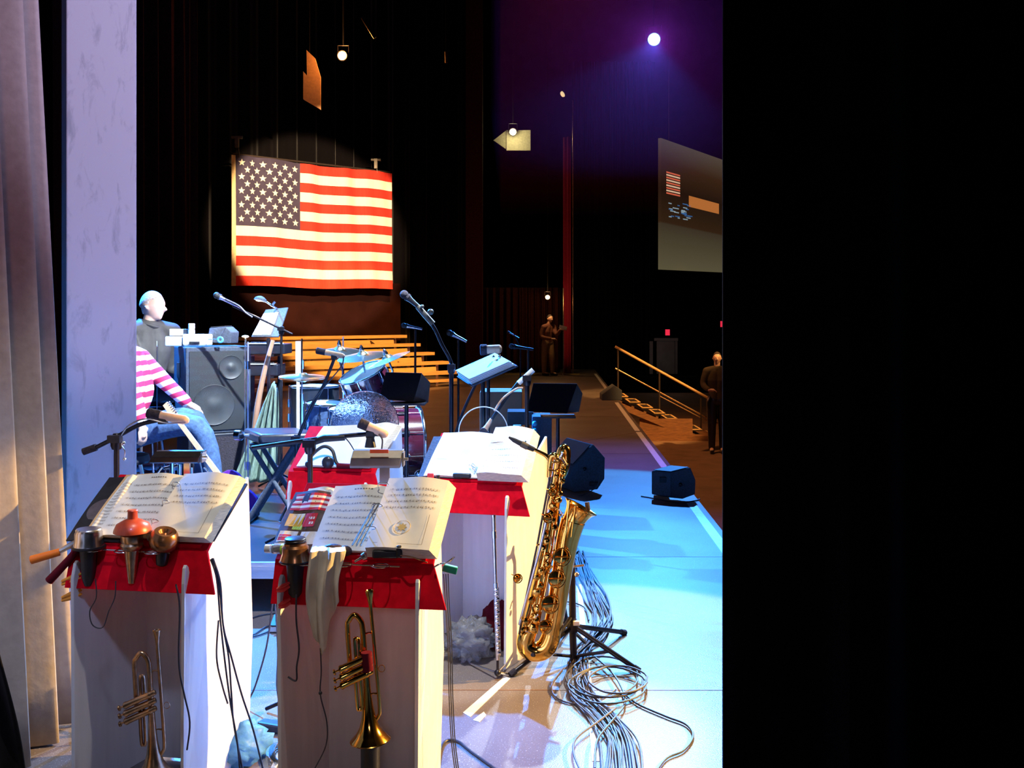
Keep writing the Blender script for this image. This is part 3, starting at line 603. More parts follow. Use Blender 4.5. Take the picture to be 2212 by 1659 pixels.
o, tp = stack(S2, 'sheet_music', ['paper', 'paper_edge'], -0.145, 0.075, 0.0, 0.29, 0.008, w0=0.014, sh=0.01, label='open music page between the flag magazine and the thick book', cat='sheet music')
notes(tp, o, staves=7, seed=6)
o, tp = stack(S2, 'music_book', ['paper', 'paper_edge'], 0.045, 0.255, -0.01, 0.305, 0.045, w0=0.006, sh=0.015, roll=0.022, label='very thick music book with a gold crest on the towel draped stand', cat='book', curl=0.003)
notes(tp, o, staves=4, seed=7, v_lo=0.5, title=False, box=True)
mb = MB(); off = S2.d(0, 0, 0.002) - S2.d(0, 0, 0)
pts = [tp(0.48 + (0.085 if k % 2 == 0 else 0.05) * math.cos(k * PI / 8), 0.28 + (0.06 if k % 2 == 0 else 0.036) * math.sin(k * PI / 8)) + off for k in range(16)]
mb.poly(pts); mb.tube([tp(0.48 + 0.13 * math.cos(k * PI / 10), 0.28 + 0.09 * math.sin(k * PI / 10)) + off for k in range(20)], 0.0008, 4, closed=True); mb.build('gold_crest', 'gold_ink', o, smooth=False, normals=False)
for v in (0.07, 0.17, 0.27): mb = MB(); mb.tube([S2.d(0.03, v, 0.02), S2.d(0.028, v, 0.055), S2.d(0.055, v, 0.062), S2.d(0.065, v, 0.052)], 0.0018, 6, smooth=4); mb.build('binder_ring', 'chrome', o)
mb = MB()
for k in range(3): mb.tube([S2.d(-0.01 + k * 0.014, 0.02, 0.026), S2.d(0.03 + k * 0.012, 0.2, 0.032)], 0.0022, 6)
tag(mb.build('wire_clip', 'silver'), 'bent silver wire page clip beside the gold crested book', 'clip')
# --- stand 3 and 4 pages
o, tp = stack(S3, 'folder', ['cab_blue', 'cab_blue'], -0.27, -0.05, 0.0, 0.29, 0.004, w0=0.002, label='dark blue folder edge left of the bright sheets behind the flute', cat='folder')
o, tp = stack(S3, 'sheet_music', ['paper', 'paper_edge'], -0.24, 0.06, 0.0, 0.31, 0.006, w0=0.010, sh=0.02, label='large bright white sheets on the band stand behind the flute', cat='sheet music')
mb = MB(); off = S3.d(0, 0, 0.0015) - S3.d(0, 0, 0); mb.poly([tp(0.05, 0.36) + off, tp(0.28, 0.36) + off, tp(0.28, 0.364) + off, tp(0.05, 0.364) + off]); mb.build('page_line', 'ink', o, normals=False)
o, tp = stack(S3, 'music_book', ['paper', 'paper_edge'], 0.035, 0.255, -0.01, 0.20, 0.05, w0=0.008, roll=0.03, label='thick white paged book beside the saxophone mouthpiece', cat='book')
notes(tp, o, staves=4, seed=8, title=False)
o, tp = stack(S3, 'music_book', ['paper', 'paper_edge'], 0.06, 0.255, 0.20, 0.315, 0.055, w0=0.004, roll=0.025, label='second thick book above the saxophone mouthpiece', cat='book')
mb = MB(); mb.box(S3.d(-0.045, 0.005, 0.022), (0.09, 0.022, 0.022), Matrix.Rotation(R(-14), 3, 'Z')); tag(mb.build('glasses_case', 'black_plastic', bevel=0.006), 'small black case at the foot of the bright sheets', 'case')
mb = MB()
for k in range(5): mb.tube([S3.d(0.02 + 0.012 * math.cos(k), 0.02, 0.02), S3.d(0.0 + 0.03 * math.sin(k * 2), 0.045 + 0.01 * k, 0.035), S3.d(0.035, 0.03, 0.03 + 0.004 * k)], 0.0016, 5, smooth=4)
tag(mb.build('clear_tubing', 'silver'), 'tangle of thin clear tubing between the bright sheets and thick book', 'tubing')
o, tp = stack(S4, 'sheet_music', ['paper', 'paper_edge'], -0.19, 0.20, 0.0, 0.31, 0.005, w0=0.010, sh=0.06, label='large blank looking white sheet behind the headphones', cat='sheet music')
o, tp = stack(S4, 'music_book', ['paper', 'paper_edge'], 0.10, 0.235, 0.10, 0.31, 0.02, w0=0.016, sh=0.05, roll=0.02, label='small book with orange edge at the right of the headphones sheet', cat='book')
hp = thing('headphones', 'black headphones lying on the red band stand at the back', 'headphones', S4.d(-0.06, 0.02, 0.02))
mb = MB(); mb.tube([S4.d(-0.13, 0.01, 0.025), S4.d(-0.11, 0.05, 0.05), S4.d(-0.06, 0.09, 0.07), S4.d(-0.01, 0.075, 0.06), S4.d(0.02, 0.02, 0.03), S4.d(0.05, 0.0, 0.018)], [0.008, 0.009, 0.009, 0.009, 0.009, 0.006], 8, smooth=6); mb.build('headband', 'black_plastic', hp)
mb = MB(); mb.ball(S4.d(-0.02, 0.01, 0.035), 0.032, 14, (1, 0.6, 1)); mb.build('ear_cup', 'black_vinyl', hp)
mb = MB(); mb.ball(S4.d(-0.125, 0.005, 0.025), 0.022, 14, (0.8, 0.8, 0.8)); mb.build('ear_cup', 'black_vinyl', hp)
mb = MB(); mb.cyl(S4.d(0.03, 0.0, 0.025), S4.d(0.16, -0.005, 0.025), 0.013); tag(mb.build('mute_tube', 'dark_red_cloth'), 'dark red tube lying beside the headphones', 'tube')

# ------------------------------------------------------------------ mutes, clips and small things on the front stands
def rack(st, u0, u1, n_loop, label):
    mb = MB(); y = -0.035; z = st.zt - 0.002
    mb.tube([st.l(u0, y, z), st.l(u1, y, z - 0.004)], 0.0025, 6)
    mb.tube([st.l(u0, y + 0.045, z + 0.006), st.l(u1, y + 0.045, z + 0.002)], 0.0025, 6)
    for i in range(n_loop):
        x = u0 + (u1 - u0) * (i + 0.5) / n_loop
        mb.tube([st.l(x + 0.03 * math.cos(a * PI / 6), y - 0.012 + 0.026 * math.sin(a * PI / 6), z) for a in range(12)], 0.0022, 6, closed=True)
    tag(mb.build('mute_rack', 'silver'), label, 'rack')
rack(S1, -0.20, 0.13, 3, 'wire mute rack along the front of the orange clipped stand')
rack(S2, -0.21, 0.16, 3, 'wire mute rack along the front of the towel draped stand')
def mute(st, u, label, bowl, cone, mb_mat, cone_mat, z0, name='trumpet_mute', extra=None, cat='mute', y=-0.045):
    o = st.l(u, y, z0); t = thing(name, label, cat, o)
    mb = MB(); mb.lathe(bowl, o, (0, 0, 1), 28); mb.build('bowl', mb_mat, t)
    if cone:
        mb = MB(); mb.lathe(cone, o, (0, 0, 1), 20); mb.build('stem_cone', cone_mat, t)
    return t, o
zt = S1.zt
t, o = mute(S1, -0.165, 'silver straight mute in a black holder, leftmost on the rack',
    [(0.034, 0.0), (0.052, 0.004), (0.050, 0.012), (0.046, 0.03), (0.045, 0.055), (0.042, 0.062), (0.043, 0.066), (0.040, 0.070)],
    [(0.03, 0.0), (0.026, -0.045), (0.022, -0.10), (0.014, -0.125)], 'silver', 'black_plastic', zt + 0.0)
mb = MB(); mb.lathe([(0.053, 0.002), (0.056, 0.006), (0.054, 0.012)], o, (0, 0, 1), 28); mb.build('rim', 'black_metal', t)
t, o = mute(S1, -0.005, 'brass cup mute hanging in the rack under the red plunger',
    [(0.020, -0.01), (0.034, 0.0), (0.038, 0.012), (0.034, 0.02), (0.037, 0.03), (0.036, 0.045), (0.028, 0.05)],
    [(0.026, 0.0), (0.020, -0.05), (0.013, -0.11), (0.012, -0.118)], 'dull_brass', 'dull_brass', zt + 0.008)
t, o = mute(S1, -0.002, 'red rubber plunger cup sitting on the brass cup mute',
    [(0.056, 0.0), (0.063, 0.003), (0.062, 0.010), (0.053, 0.030), (0.030, 0.043), (0.017, 0.048), (0.016, 0.070), (0.018, 0.074), (0.015, 0.078)],
    None, 'rubber_red', None, zt + 0.062, name='plunger_mute')
# donut shaped brown mute lying on its side
o = S1.l(0.105, -0.03, zt + 0.038); t = thing('trumpet_mute', 'round brown wooden mute with a hollow top at the right of the rack', 'mute', o)
mb = MB(); ax = Vector((0.25, -0.25, 1)); mb.lathe([(0.014, 0.018), (0.022, 0.030), (0.036, 0.032), (0.048, 0.018), (0.051, 0.0), (0.046, -0.022), (0.03, -0.036), (0.014, -0.038)], o, ax, 28); mb.build('body', 'copper_brown', t)
mb = MB(); mb.lathe([(0.018, -0.03), (0.022, -0.06), (0.018, -0.085), (0.01, -0.09)], o, (0.1, 0, 1), 16); mb.build('stem', 'black_plastic', t)
t, o = mute(S2, -0.185, 'dented copper coloured mute with a black cap beside the cream towel',
    [(0.034, 0.0), (0.050, 0.004), (0.047, 0.014), (0.042, 0.03), (0.043, 0.05), (0.036, 0.058), (0.036, 0.064)],
    [(0.03, 0.0), (0.026, -0.04), (0.022, -0.10), (0.013, -0.112)], 'copper_brown', 'black_plastic', S2.zt + 0.0)
mb = MB(); mb.lathe([(0.033, 0.064), (0.035, 0.067), (0.035, 0.072), (0.033, 0.074), (0.034, 0.078), (0.031, 0.080)], o, (0, 0, 1), 28); mb.build('cap', 'black_metal', t)
mb = MB(); mb.lathe([(0.049, 0.001), (0.052, 0.004), (0.050, 0.008)], o, (0, 0, 1), 28); mb.build('rim', 'black_metal', t)
# spring clamps
def clamp(p, d, L, m, label, parent=None, jaw='silver', w_=0.012):
    p = Vector(p); d = Vector(d).normalized(); t = thing('spring_clamp', label, 'clamp', p)
    mb = MB(); mb.box(p + d * L * 0.5, (w_ * 1.3, w_ * 0.8, L * 0.5), d.to_track_quat('Z', 'Y').to_matrix()); mb.build('grip', m, t, bevel=0.004)
    mb = MB(); mb.box(p + d * L * 0.5 + Vector((0, 0.0, -w_ * 2.6)), (w_ * 1.2, w_ * 0.8, L * 0.45), (d + Vector((0, 0, -0.5))).to_track_quat('Z', 'Y').to_matrix()); mb.build('grip', m, t, bevel=0.004)
    mb = MB(); mb.box(p - d * 0.01 + Vector((0, 0, -0.008)), (w_ * 1.5, w_ * 1.2, L * 0.4), d.to_track_quat('Z', 'Y').to_matrix()); mb.build('jaw', jaw, t, bevel=0.002)
    return t
Yl = 3.36
oc = thing('spring_clamp', 'large spring clamp with a bright orange grip jutting left of its stand', 'clamp', P(150, 1185, Yl))
mb = MB(); mb.tube([P(130, 1192, Yl), P(66, 1210, Yl - 0.02)], [0.013, 0.015], 10); mb.build('orange_grip', 'orange_plastic', oc, bevel=0.003)
mb = MB(); mb.tube([P(168, 1186, Yl - 0.005), P(148, 1210, Yl), P(106, 1255, Yl)], [0.012, 0.013, 0.015], 10); tag(mb.build('red_grip', 'dark_red_cloth', oc), 'dull red lower grip')
mb = MB(); mb.tube([P(130, 1190, Yl), P(160, 1174, Yl + 0.01), P(178, 1170, Yl + 0.02)], [0.009, 0.011, 0.009], 8); mb.build('jaw', 'silver', oc)
for py, lb in ((1250, 'upper of two amber clothes pegs on the left panel edge'), (1285, 'lower of two amber clothes pegs on the left panel edge')):
    t = thing('clothes_peg', lb, 'peg', P(155, py, Yl))
    for dy, dz in ((-3, 4), (6, -3)):
        mb = MB(); mb.tube([P(176, py - 8 + dy, Yl - 0.01), P(155, py + dy, Yl - 0.005), P(134, py + 8 + dy * 0.7, Yl)], [0.004, 0.008, 0.005], 8, smooth=3); mb.build('arm', 'amber_plastic', t)
for px, py, lb in ((612, 1270, 'upper red clip on the left edge of the towel draped stand'), (614, 1305, 'lower red clip on the left edge of the towel draped stand')):
    t = thing('clothes_peg', lb, 'peg', P(px, py, 3.15))
    for dy in (-4, 4):
        mb = MB(); mb.tube([P(px + 14, py - 8 + dy, 3.14), P(px, py + dy, 3.14), P(px - 13, py + 5 + dy * 0.5, 3.15)], [0.004, 0.008, 0.004], 8, smooth=3); mb.build('arm', 'red_plastic', t)
t = thing('spring_clamp', 'green spring clamp with wire handles at the right end of the towel stand', 'clamp', P(965, 1225, 3.16))
mb = MB(); mb.box(P(972, 1229, 3.16), (0.048, 0.02, 0.024), Matrix.Rotation(R(14), 3, 'Y')); mb.build('body', 'green_plastic', t, bevel=0.003)
mb = MB(); mb.tube([P(955, 1222, 3.15), P(975, 1208, 3.14), P(982, 1203, 3.14), P(972, 1214, 3.14)], 0.0022, 6); mb.tube([P(938, 1225, 3.12), P(950, 1218, 3.12), P(960, 1216, 3.14)], 0.003, 6, smooth=4); mb.build('wire_handle', 'silver', t)
t = thing('spring_clamp', 'red and amber clamp at the left end of the stand behind the flute', 'clamp', P(928, 1040, 4.62))
mb = MB(); mb.box(P(930, 1030, 4.62), (0.03, 0.02, 0.035)); mb.box(P(932, 1058, 4.62), (0.02, 0.02, 0.03)); mb.build('body', 'red_plastic', t, bevel=0.003)
for px in (922, 936):
    mb = MB(); mb.ball(P(px, 1042, 4.60), 0.0135); mb.build('amber_tip', 'amber_plastic', t)
mb = MB(); mb.tube([P(946, 1026, 4.6), P(946, 1054, 4.6)], 0.009, 8); mb.build('black_strap', 'black_plastic', t)
# towel over the front edge
def towel():
    mb = MB(); u0, u1 = -0.135, -0.030
    def fn(u, v):
        x = u0 + (u1 - u0) * u + 0.006 * math.sin(v * 6 + 1); wob = 0.012 * math.sin(u * 11 + v * 3) + 0.006 * math.sin(u * 23)
        if v < 0.15:
            y, z = 0.05 - 0.11 * (v / 0.15), S2.zt + 0.03 + 0.02 * math.sin(v / 0.15 * PI / 2)
        else:
            k = (v - 0.15) / 0.85; end = 0.33 - 0.07 * max(0, min(1, (u - 0.5) * 8)) - 0.16 * abs(u - 0.35)
            y, z = -0.075 - 0.012 * math.sin(k * 3), S2.zt + 0.045 - k * end
            x = (u0 + u1) / 2 + 0.010 + (x - (u0 + u1) / 2) * (1.05 - 0.25 * k * k)
        return S2.l(x, y - wob, z)
    mb.grid(fn, 26, 40); return mb.build('towel', 'cloth_cream', solid=0.004)
tag(towel(), 'cream cloth towel draped over the front of the red band stand', 'towel')
# small objects on stand 2 ledge
sb = thing('water_bottle', 'small clear bottle with green label lying at the left of the towel stand', 'bottle', S2.d(-0.255, -0.005, 0.02))
mb = MB(); mb.cyl(S2.d(-0.275, 0.0, 0.02), S2.d(-0.20, 0.0, 0.02), 0.016); mb.build('bottle_body', 'clear_bag', sb)
mb = MB(); mb.cyl(S2.d(-0.245, 0.0, 0.02), S2.d(-0.222, 0.0, 0.02), 0.0175); mb.build('label', 'lime', sb)
mb = MB(); mb.cyl(S2.d(-0.30, 0.0, 0.02), S2.d(-0.282, 0.0, 0.02), 0.014); mb.build('cap', 'white_plastic', sb)
t = thing('sunglasses_pouch', 'dark crumpled pouch beside the cream towel on the ledge', 'pouch', S2.d(-0.06, -0.01, 0.02))
mb = MB(); mb.ball(S2.d(-0.065, -0.01, 0.032), 0.034, 16, (1.15, 0.6, 0.65)); mb.ball(S2.d(-0.025, -0.008, 0.03), 0.022, 12, (1, 0.6, 0.8)); mb.build('pouch_body', mat('pouch_brown', (0.05, 0.02, 0.015), 0.6, bump=0.8, scale=30), t)
t = thing('metronome_tuner', 'small black electronic tuner with tan label on the towel stand ledge', 'tuner', S2.d(0.09, -0.01, 0.02))
mb = MB(); mb.box(S2.d(0.11, -0.012, 0.028), (0.085, 0.03, 0.026)); mb.box(S2.d(0.155, -0.005, 0.034), (0.02, 0.03, 0.04)); mb.build('case', 'black_plastic', t, bevel=0.006)
mb = MB(); mb.box(S2.d(0.11, 0.0, 0.046), (0.055, 0.012, 0.014)); mb.build('label_plate', 'cork_tan', t, bevel=0.001)
mb = MB(); mb.tube([S2.d(0.155, -0.02, 0.03), S2.d(0.19, -0.03, 0.04), S2.d(0.225, -0.03, 0.025), S2.d(0.245, -0.02, 0.0)], 0.0022, 6, smooth=5); mb.build('lead', 'dull_brass', t)
t = thing('mouthpiece', 'silver trumpet mouthpiece lying on the towel stand ledge', 'mouthpiece', S2.d(0.03, -0.02, 0.02))
mb = MB(); a = S2.d(0.045, -0.02, 0.024); b = S2.d(0.01, -0.035, 0.012); mb.tube([a, a.lerp(b, 0.3), a.lerp(b, 0.4), b], [0.013, 0.012, 0.005, 0.004], 12); mb.build('cup', 'silver', t)

# ------------------------------------------------------------------ lamp boxes on the stands
def lampbox(px0, px1, py0, py1, Y, postx, py2, label, tilt, red=False, m='black_metal'):
    a = P(px0, py0, Y); b = P(px1, py1, Y); c = (a + b) / 2; t = thing('stand_light', label, 'lamp', P(postx, py2, Y))
    L = b.x - a.x; hh = a.z - b.z
    prof = [(-0.03, -hh * 0.35), (-0.034, hh * 0.1), (-0.01, hh * 0.5), (0.03, hh * 0.5), (0.036, 0), (0.02, -hh * 0.5), (-0.012, -hh * 0.5)]
    mb = MB(); mb.ring_sweep([[Vector((a.x + (0.0 if z > 0 else -0.0) - tilt * (0.5 - z / hh) * 0.02, Y + y, c.z + z)) for y, z in prof], [Vector((b.x + tilt * (z / hh) * 0.02, Y + y, c.z + z)) for y, z in prof]])
    mb.build('shade', m, t, smooth=False, bevel=0.002)
    mb = MB(); mb.box((b.x + 0.006, Y, c.z), (0.006, 0.05, hh * 0.8)); mb.cyl((b.x + 0.004, Y - 0.01, c.z), (b.x + 0.024, Y - 0.01, c.z), 0.006); mb.build('end_cap', 'silver' if not red else 'grey_metal', t, smooth=False)
    p0 = P(postx, py1, Y); p1 = P(postx, py2, Y + 0.03)
    mb = MB(); mb.box((p0 + p1) / 2, (0.036 if red else 0.022, 0.012, (p0 - p1).length)); mb.build('post', 'grey_metal' if red else 'silver', t, smooth=False)
    mb = MB(); mb.box(p1, (0.05, 0.03, 0.03)); mb.build('clamp_foot', 'silver', t, bevel=0.003)
    if red:
        mb = MB(); q = P((px0 + px1) / 2 + 3, py0 + 3, Y - 0.036); mb.box(q, (0.066, 0.003, 0.013)); mb.build('label_sticker', 'label_orange', t, smooth=False)
lampbox(338, 436, 974, 1000, 3.68, 404, 1068, 'black box lamp on a silver post behind the orange clipped stand', 1.0)
lampbox(764, 868, 972, 1010, 3.52, 831, 1068, 'black box lamp with an orange label on a post behind the towel stand', 0.6, red=True, m='grey_metal')

# ------------------------------------------------------------------ trumpets on peg stands
def trumpet(origin, lean, label, m, flip=1, sc=1.0, wrap=None, peg_label=''):
    """bell down on a peg; local frame x right, z up, origin at bell rim centre"""
    t = thing('trumpet', label, 'trumpet', origin); Rm = Matrix.Rotation(lean, 3, 'Y'); o = Vector(origin)
    def L(x, y, z): return o + Rm @ (Vector((x * flip, y, z)) * sc)
    ax = Rm @ Vector((0, 0, 1))
    mb = MB(); mb.lathe([(0.062, 0), (0.0605, 0.003), (0.045, 0.018), (0.031, 0.04), (0.022, 0.07), (0.016, 0.11), (0.0125, 0.16), (0.0105, 0.22), (0.0095, 0.30)], o, ax, 28, cap=False)
    mb.lathe([(0.059, 0.002), (0.043, 0.018), (0.029, 0.04), (0.020, 0.07), (0.014, 0.11)], o, ax, 28, cap=False)
    mb.lathe([(0.061, -0.002), (0.0635, 0.0), (0.061, 0.002)], o, ax, 28, cap=False)
    mb.build('bell', m, t, normals=False)
    mb = MB()   # bell bow: over the top and back down into valves
    x2 = -0.048
    mb.tube([L(0, 0, 0.29), L(0, 0, 0.36), L(-0.006, 0, 0.385), L(x2 / 2, 0, 0.402), L(x2 + 0.006, 0, 0.385), L(x2, 0, 0.36), L(x2, 0, 0.22)], [0.0095, 0.0088, 0.0085, 0.0085, 0.0085, 0.008, 0.008], 10, smooth=6); mb.build('bell_bow', m, t)
    mb = MB()   # leadpipe and tuning slide
    xr = 0.034
    mb.tube([L(xr - 0.004, 0.004, 0.42), L(xr, 0.004, 0.24), L(xr + 0.002, 0.004, 0.10), L(xr - 0.004, 0.004, 0.072), L(xr - 0.018, 0.004, 0.058), L(xr - 0.032, 0.004, 0.072), L(-0.004, 0.004, 0.10), L(-0.004, 0.004, 0.21)], 0.0058, 10, smooth=6)
    mb.build('leadpipe', m, t)
    mb = MB(); mb.lathe([(0.0055, -0.01), (0.006, 0.02), (0.009, 0.04), (0.0135, 0.058), (0.0135, 0.064), (0.010, 0.066), (0.003, 0.05)], L(xr - 0.004, 0.004, 0.41), ax, 18); mb.build('mouthpiece', m, t)
    mb = MB()
    for z in (0.34, 0.145): mb.tube([L(0.008, 0.0, z), L(0.019, 0.0, z + 0.003), L(0.03, 0.003, z)], [0.0035, 0.0022, 0.0035], 6)
    mb.build('brace', m, t)
    vax = (Rm @ Vector((-flip * 0.9, -0.12, -0.32))).normalized()
    for k in range(3):
        b = L(0.012, -0.028, 0.275 - 0.026 * k)
        mb = MB(); mb.lathe([(0.010, 0), (0.0115, 0.004), (0.0105, 0.008), (0.0105, 0.078), (0.0118, 0.082), (0.0118, 0.088), (0.008, 0.092)], b, vax, 16); mb.lathe([(0.003, 0.09), (0.003, 0.104)], b, vax, 8)
        v = mb.build('valve', m, t)
        mb = MB(); mb.lathe([(0.008, 0.104), (0.0095, 0.106), (0.008, 0.110), (0.002, 0.111)], b, vax, 14); mb.build('finger_button', m, v)
        mb = MB(); mb.lathe([(0.008, -0.016), (0.0095, -0.012), (0.0095, 0.0)], b, vax, 14); mb.build('bottom_cap', m, v)
    mb = MB()   # third and first slides
    mb.tube([L(-0.030, -0.02, 0.235), L(-0.030, -0.02, 0.12), L(-0.024, -0.02, 0.108), L(-0.016, -0.02, 0.12), L(-0.016, -0.02, 0.235)], 0.0058, 8, smooth=4); mb.tube([L(-0.024, -0.02, 0.27), L(-0.024, -0.02, 0.325), L(-0.018, -0.02, 0.334), L(-0.012, -0.02, 0.325), L(-0.012, -0.02, 0.27)], 0.0052, 8, smooth=4)
    mb.build('valve_slide', m, t)
    mb = MB(); c = L(xr + 0.018, 0.0, 0.225); mb.tube([c + Vector((0.010 * math.cos(a * PI / 5), 0, 0.011 * math.sin(a * PI / 5))) for a in range(10)], 0.0013, 5, closed=True); mb.build('finger_ring', m, t)
    if wrap:
        mb = MB(); mb.tube([L(0.012, -0.028, 0.232), L(0.012, -0.028, 0.29)], [0.018, 0.017], 12); mb.build('hand_guard', wrap, t)
    pb = thing('trumpet_peg', peg_label, 'stand', (o.x, o.y, 0))
    mb = MB(); mb.lathe([(0.02, 0), (0.02, 0.05), (0.030, 0.06), (0.030, o.z - 0.02), (0.034, o.z + 0.0), (0.016, o.z + 0.04), (0.006, o.z + 0.06)], (o.x, o.y, 0.0), (0, 0, 1), 18); mb.build('peg', 'black_plastic', pb)
    for k in range(4):
        a = k * PI / 2 + 0.5; mb = MB(); mb.tube([(o.x, o.y, 0.045), (o.x + 0.13 * math.cos(a), o.y + 0.13 * math.sin(a), 0.008)], 0.008, 8); mb.build('leg', 'black_metal', pb)
trumpet(P(800, 1598, 3.02), R(-4), 'polished brass trumpet standing bell down in front of the towel stand', 'brass', sc=0.97, wrap='dark_red_cloth', peg_label='black peg stand under the polished brass trumpet')
o_ = P(334, 1672, 3.22)
trumpet(o_, R(-3), 'shadowed dull trumpet standing bell down inside the orange clipped stand', 'dull_brass', sc=1.0, peg_label='black peg stand under the shadowed dull trumpet')
bt = thing('glass_jar', 'dark round glass jar on the floor left of the dull trumpet', 'jar', P(210, 1655, 3.5).xy.to_3d())
c = P(210, 1655, 3.5); mb = MB(); mb.lathe([(0.045, 0), (0.05, 0.02), (0.05, 0.11), (0.03, 0.135), (0.028, 0.15)], (c.x, c.y, 0.02), (0, 0, 1), 24); mb.build('jar_body', 'black_vinyl', bt)
mb = MB(); mb.lathe([(0.03, 0.148), (0.03, 0.165), (0.02, 0.168)], (c.x, c.y, 0.02), (0, 0, 1), 24); mb.build('lid', 'black_metal', bt)

# ------------------------------------------------------------------ flute on its stand
a, b = P(1075, 1425, 4.42), P(1066, 1112, 4.42)
fl = thing('flute', 'slim silver flute standing upright on a small stand', 'flute', a)
mb = MB(); mb.tube([a, a.lerp(b, 0.5), a.lerp(b, 0.52), b], [0.0095, 0.0095, 0.0085, 0.0095], 12); mb.build('tube', 'silver', fl)
mb = MB(); c = a.lerp(b, 0.5); mb.tube([c, a.lerp(b, 0.53)], 0.0115, 12); c = a.lerp(b, 0.84); mb.tube([c, a.lerp(b, 0.89)], 0.0115, 12); mb.tube([a.lerp(b, 0.985), b], 0.0105, 12); mb.build('ring_joint', 'chrome', fl)
mb = MB(); mb.tube([a.lerp(b, 0.03) + Vector((0.014, -0.004, 0)), a.lerp(b, 0.5) + Vector((0.013, -0.004, 0))], 0.0025, 6); mb.build('key_rod', 'silver', fl)
for k in range(15):
    mb = MB(); q = a.lerp(b, 0.05 + 0.031 * k) + Vector((0.002 if k % 3 else 0.008, -0.011, 0)); mb.lathe([(0.0085, 0), (0.0085, 0.003), (0.004, 0.005)], q, (0.3 if k % 3 == 0 else -0.1, -1, 0), 12); mb.build('key', 'chrome', fl)
fs = thing('flute_stand', 'low folding stand with thin legs holding the flute', 'stand', (a.x, a.y, 0))
mb = MB(); mb.tube([(a.x, a.y, 0.03), a + Vector((0, 0, 0.03))], 0.006); mb.ball(Vector((a.x, a.y, 0.035)), 0.016); mb.build('peg', 'black_metal', fs)
for q in (G(1015, 1436), G(1105, 1459), G(1120, 1410)):
    mb = MB(); mb.tube([(a.x, a.y, 0.035), q + Vector((0, 0, 0.006))], 0.005); mb.build('leg', 'silver', fs)

# plastic bag and red bag behind the flute
def blob(name, c, s, m, label, cat, seed=1, amp=0.25, fr=3.0, seg=26):
    from mathutils import noise
    mb = MB(); mb.ball((0, 0, 0), 1, seg); 
    for v in mb.bm.verts:
        p = v.co.copy(); k = 1 + amp * noise.noise(p * fr + Vector((seed * 7.1, 0, 0))) + amp * 0.5 * noise.noise(p * fr * 3.1 + Vector((0, seed * 3.3, 0)))
        v.co = Vector((p.x * s[0], p.y * s[1], max(p.z, -0.8) * s[2])) * k + Vector(c)
        v.co.z = max(v.co.z, 0.003)
    ob = mb.build(name, m, smooth=False); [setattr(p, 'use_smooth', True) for p in ob.data.polygons]; return tag(ob, label, cat)
c = G(1000, 1432); c.y += 0.05; c.z = 0.09; blob('plastic_bag', c + Vector((0.03, 0, 0)), (0.11, 0.09, 0.10), 'clear_bag', 'crumpled clear plastic bag on the floor behind the flute', 'bag', 3, 0.5, 4.0, 40)
c = P(1078, 1368, 4.86); blob('cloth_bag', Vector((c.x, c.y, 0.10)), (0.10, 0.08, 0.13), 'dark_red_cloth', 'dark red bag inside the stand behind the flute', 'bag', 5)
c = G(505, 1640); blob('plastic_bag', Vector((c.x, c.y, 0.05)), (0.12, 0.10, 0.085), 'blue_bag', 'pale blue plastic bag on the floor beside the left band stand', 'bag', 8, 0.4, 4.0, 32)

# ------------------------------------------------------------------ baritone saxophone
YS = 4.52
def X(px, py, dy=0.0): return P(px, py, YS + dy)
sx = thing('baritone_saxophone', 'large golden baritone saxophone leaning on its tripod stand', 'saxophone', X(1145, 1400))
body_px = [(1209, 985), (1204, 1040), (1190, 1130), (1172, 1230), (1150, 1330), (1139, 1372)]
mb = MB(); mb.tube([X(*p) for p in body_px], [0.020, 0.021, 0.026, 0.032, 0.038, 0.041], 16, smooth=4); mb.build('body_tube', 'brass', sx)
mb = MB(); mb.tube([X(1139, 1368), X(1135, 1388), X(1142, 1402), X(1160, 1408), X(1178, 1400), X(1188, 1382), X(1192, 1366)], [0.041, 0.043, 0.045, 0.046, 0.047, 0.046, 0.044], 18, smooth=4); mb.build('bow', 'brass', sx)
mb = MB(); bell = [X(1191, 1370), X(1200, 1325), X(1209, 1270), X(1218, 1212), X(1227, 1163), X(1238, 1125)]; mb.tube(bell, [0.044, 0.044, 0.046, 0.049, 0.053, 0.058], 20, smooth=4); mb.build('bell_tube', 'brass', sx)
bc = X(1237, 1128); bax = Vector((0.55, 0.05, 1.0)).normalized()
mb = MB(); prof = [(0.057, -0.01), (0.060, 0.02), (0.066, 0.045), (0.076, 0.064), (0.090, 0.078), (0.094, 0.080), (0.094, 0.083), (0.089, 0.081), (0.073, 0.066), (0.062, 0.045), (0.055, 0.015)]
mb.lathe([(r * 0.88, z) for r, z in prof], bc, bax, 32, cap=False); mb.build('bell', 'brass', sx, normals=False)
mb = MB(); mb.tube([X(1209, 990), X(1212, 975), X(1218, 967), X(1224, 972), X(1225, 990), X(1222, 1012), X(1214, 1030)], [0.019, 0.018, 0.018, 0.018, 0.017, 0.016, 0.016], 12, smooth=5); mb.tube([X(1207, 1000, -0.03), X(1200, 985, -0.035), X(1192, 985, -0.03), X(1188, 1000, -0.02), X(1187, 1030, -0.01)], 0.014, 12, smooth=5); mb.build('pigtail_loop', 'brass', sx)
mb = MB(); mb.tube([X(1187, 1012, -0.02), X(1187, 996, -0.02), X(1180, 985, -0.02), X(1166, 977, -0.02), X(1152, 970, -0.02)], [0.012, 0.011, 0.010, 0.009, 0.008], 12, smooth=5); mb.build('neck', 'brass', sx)
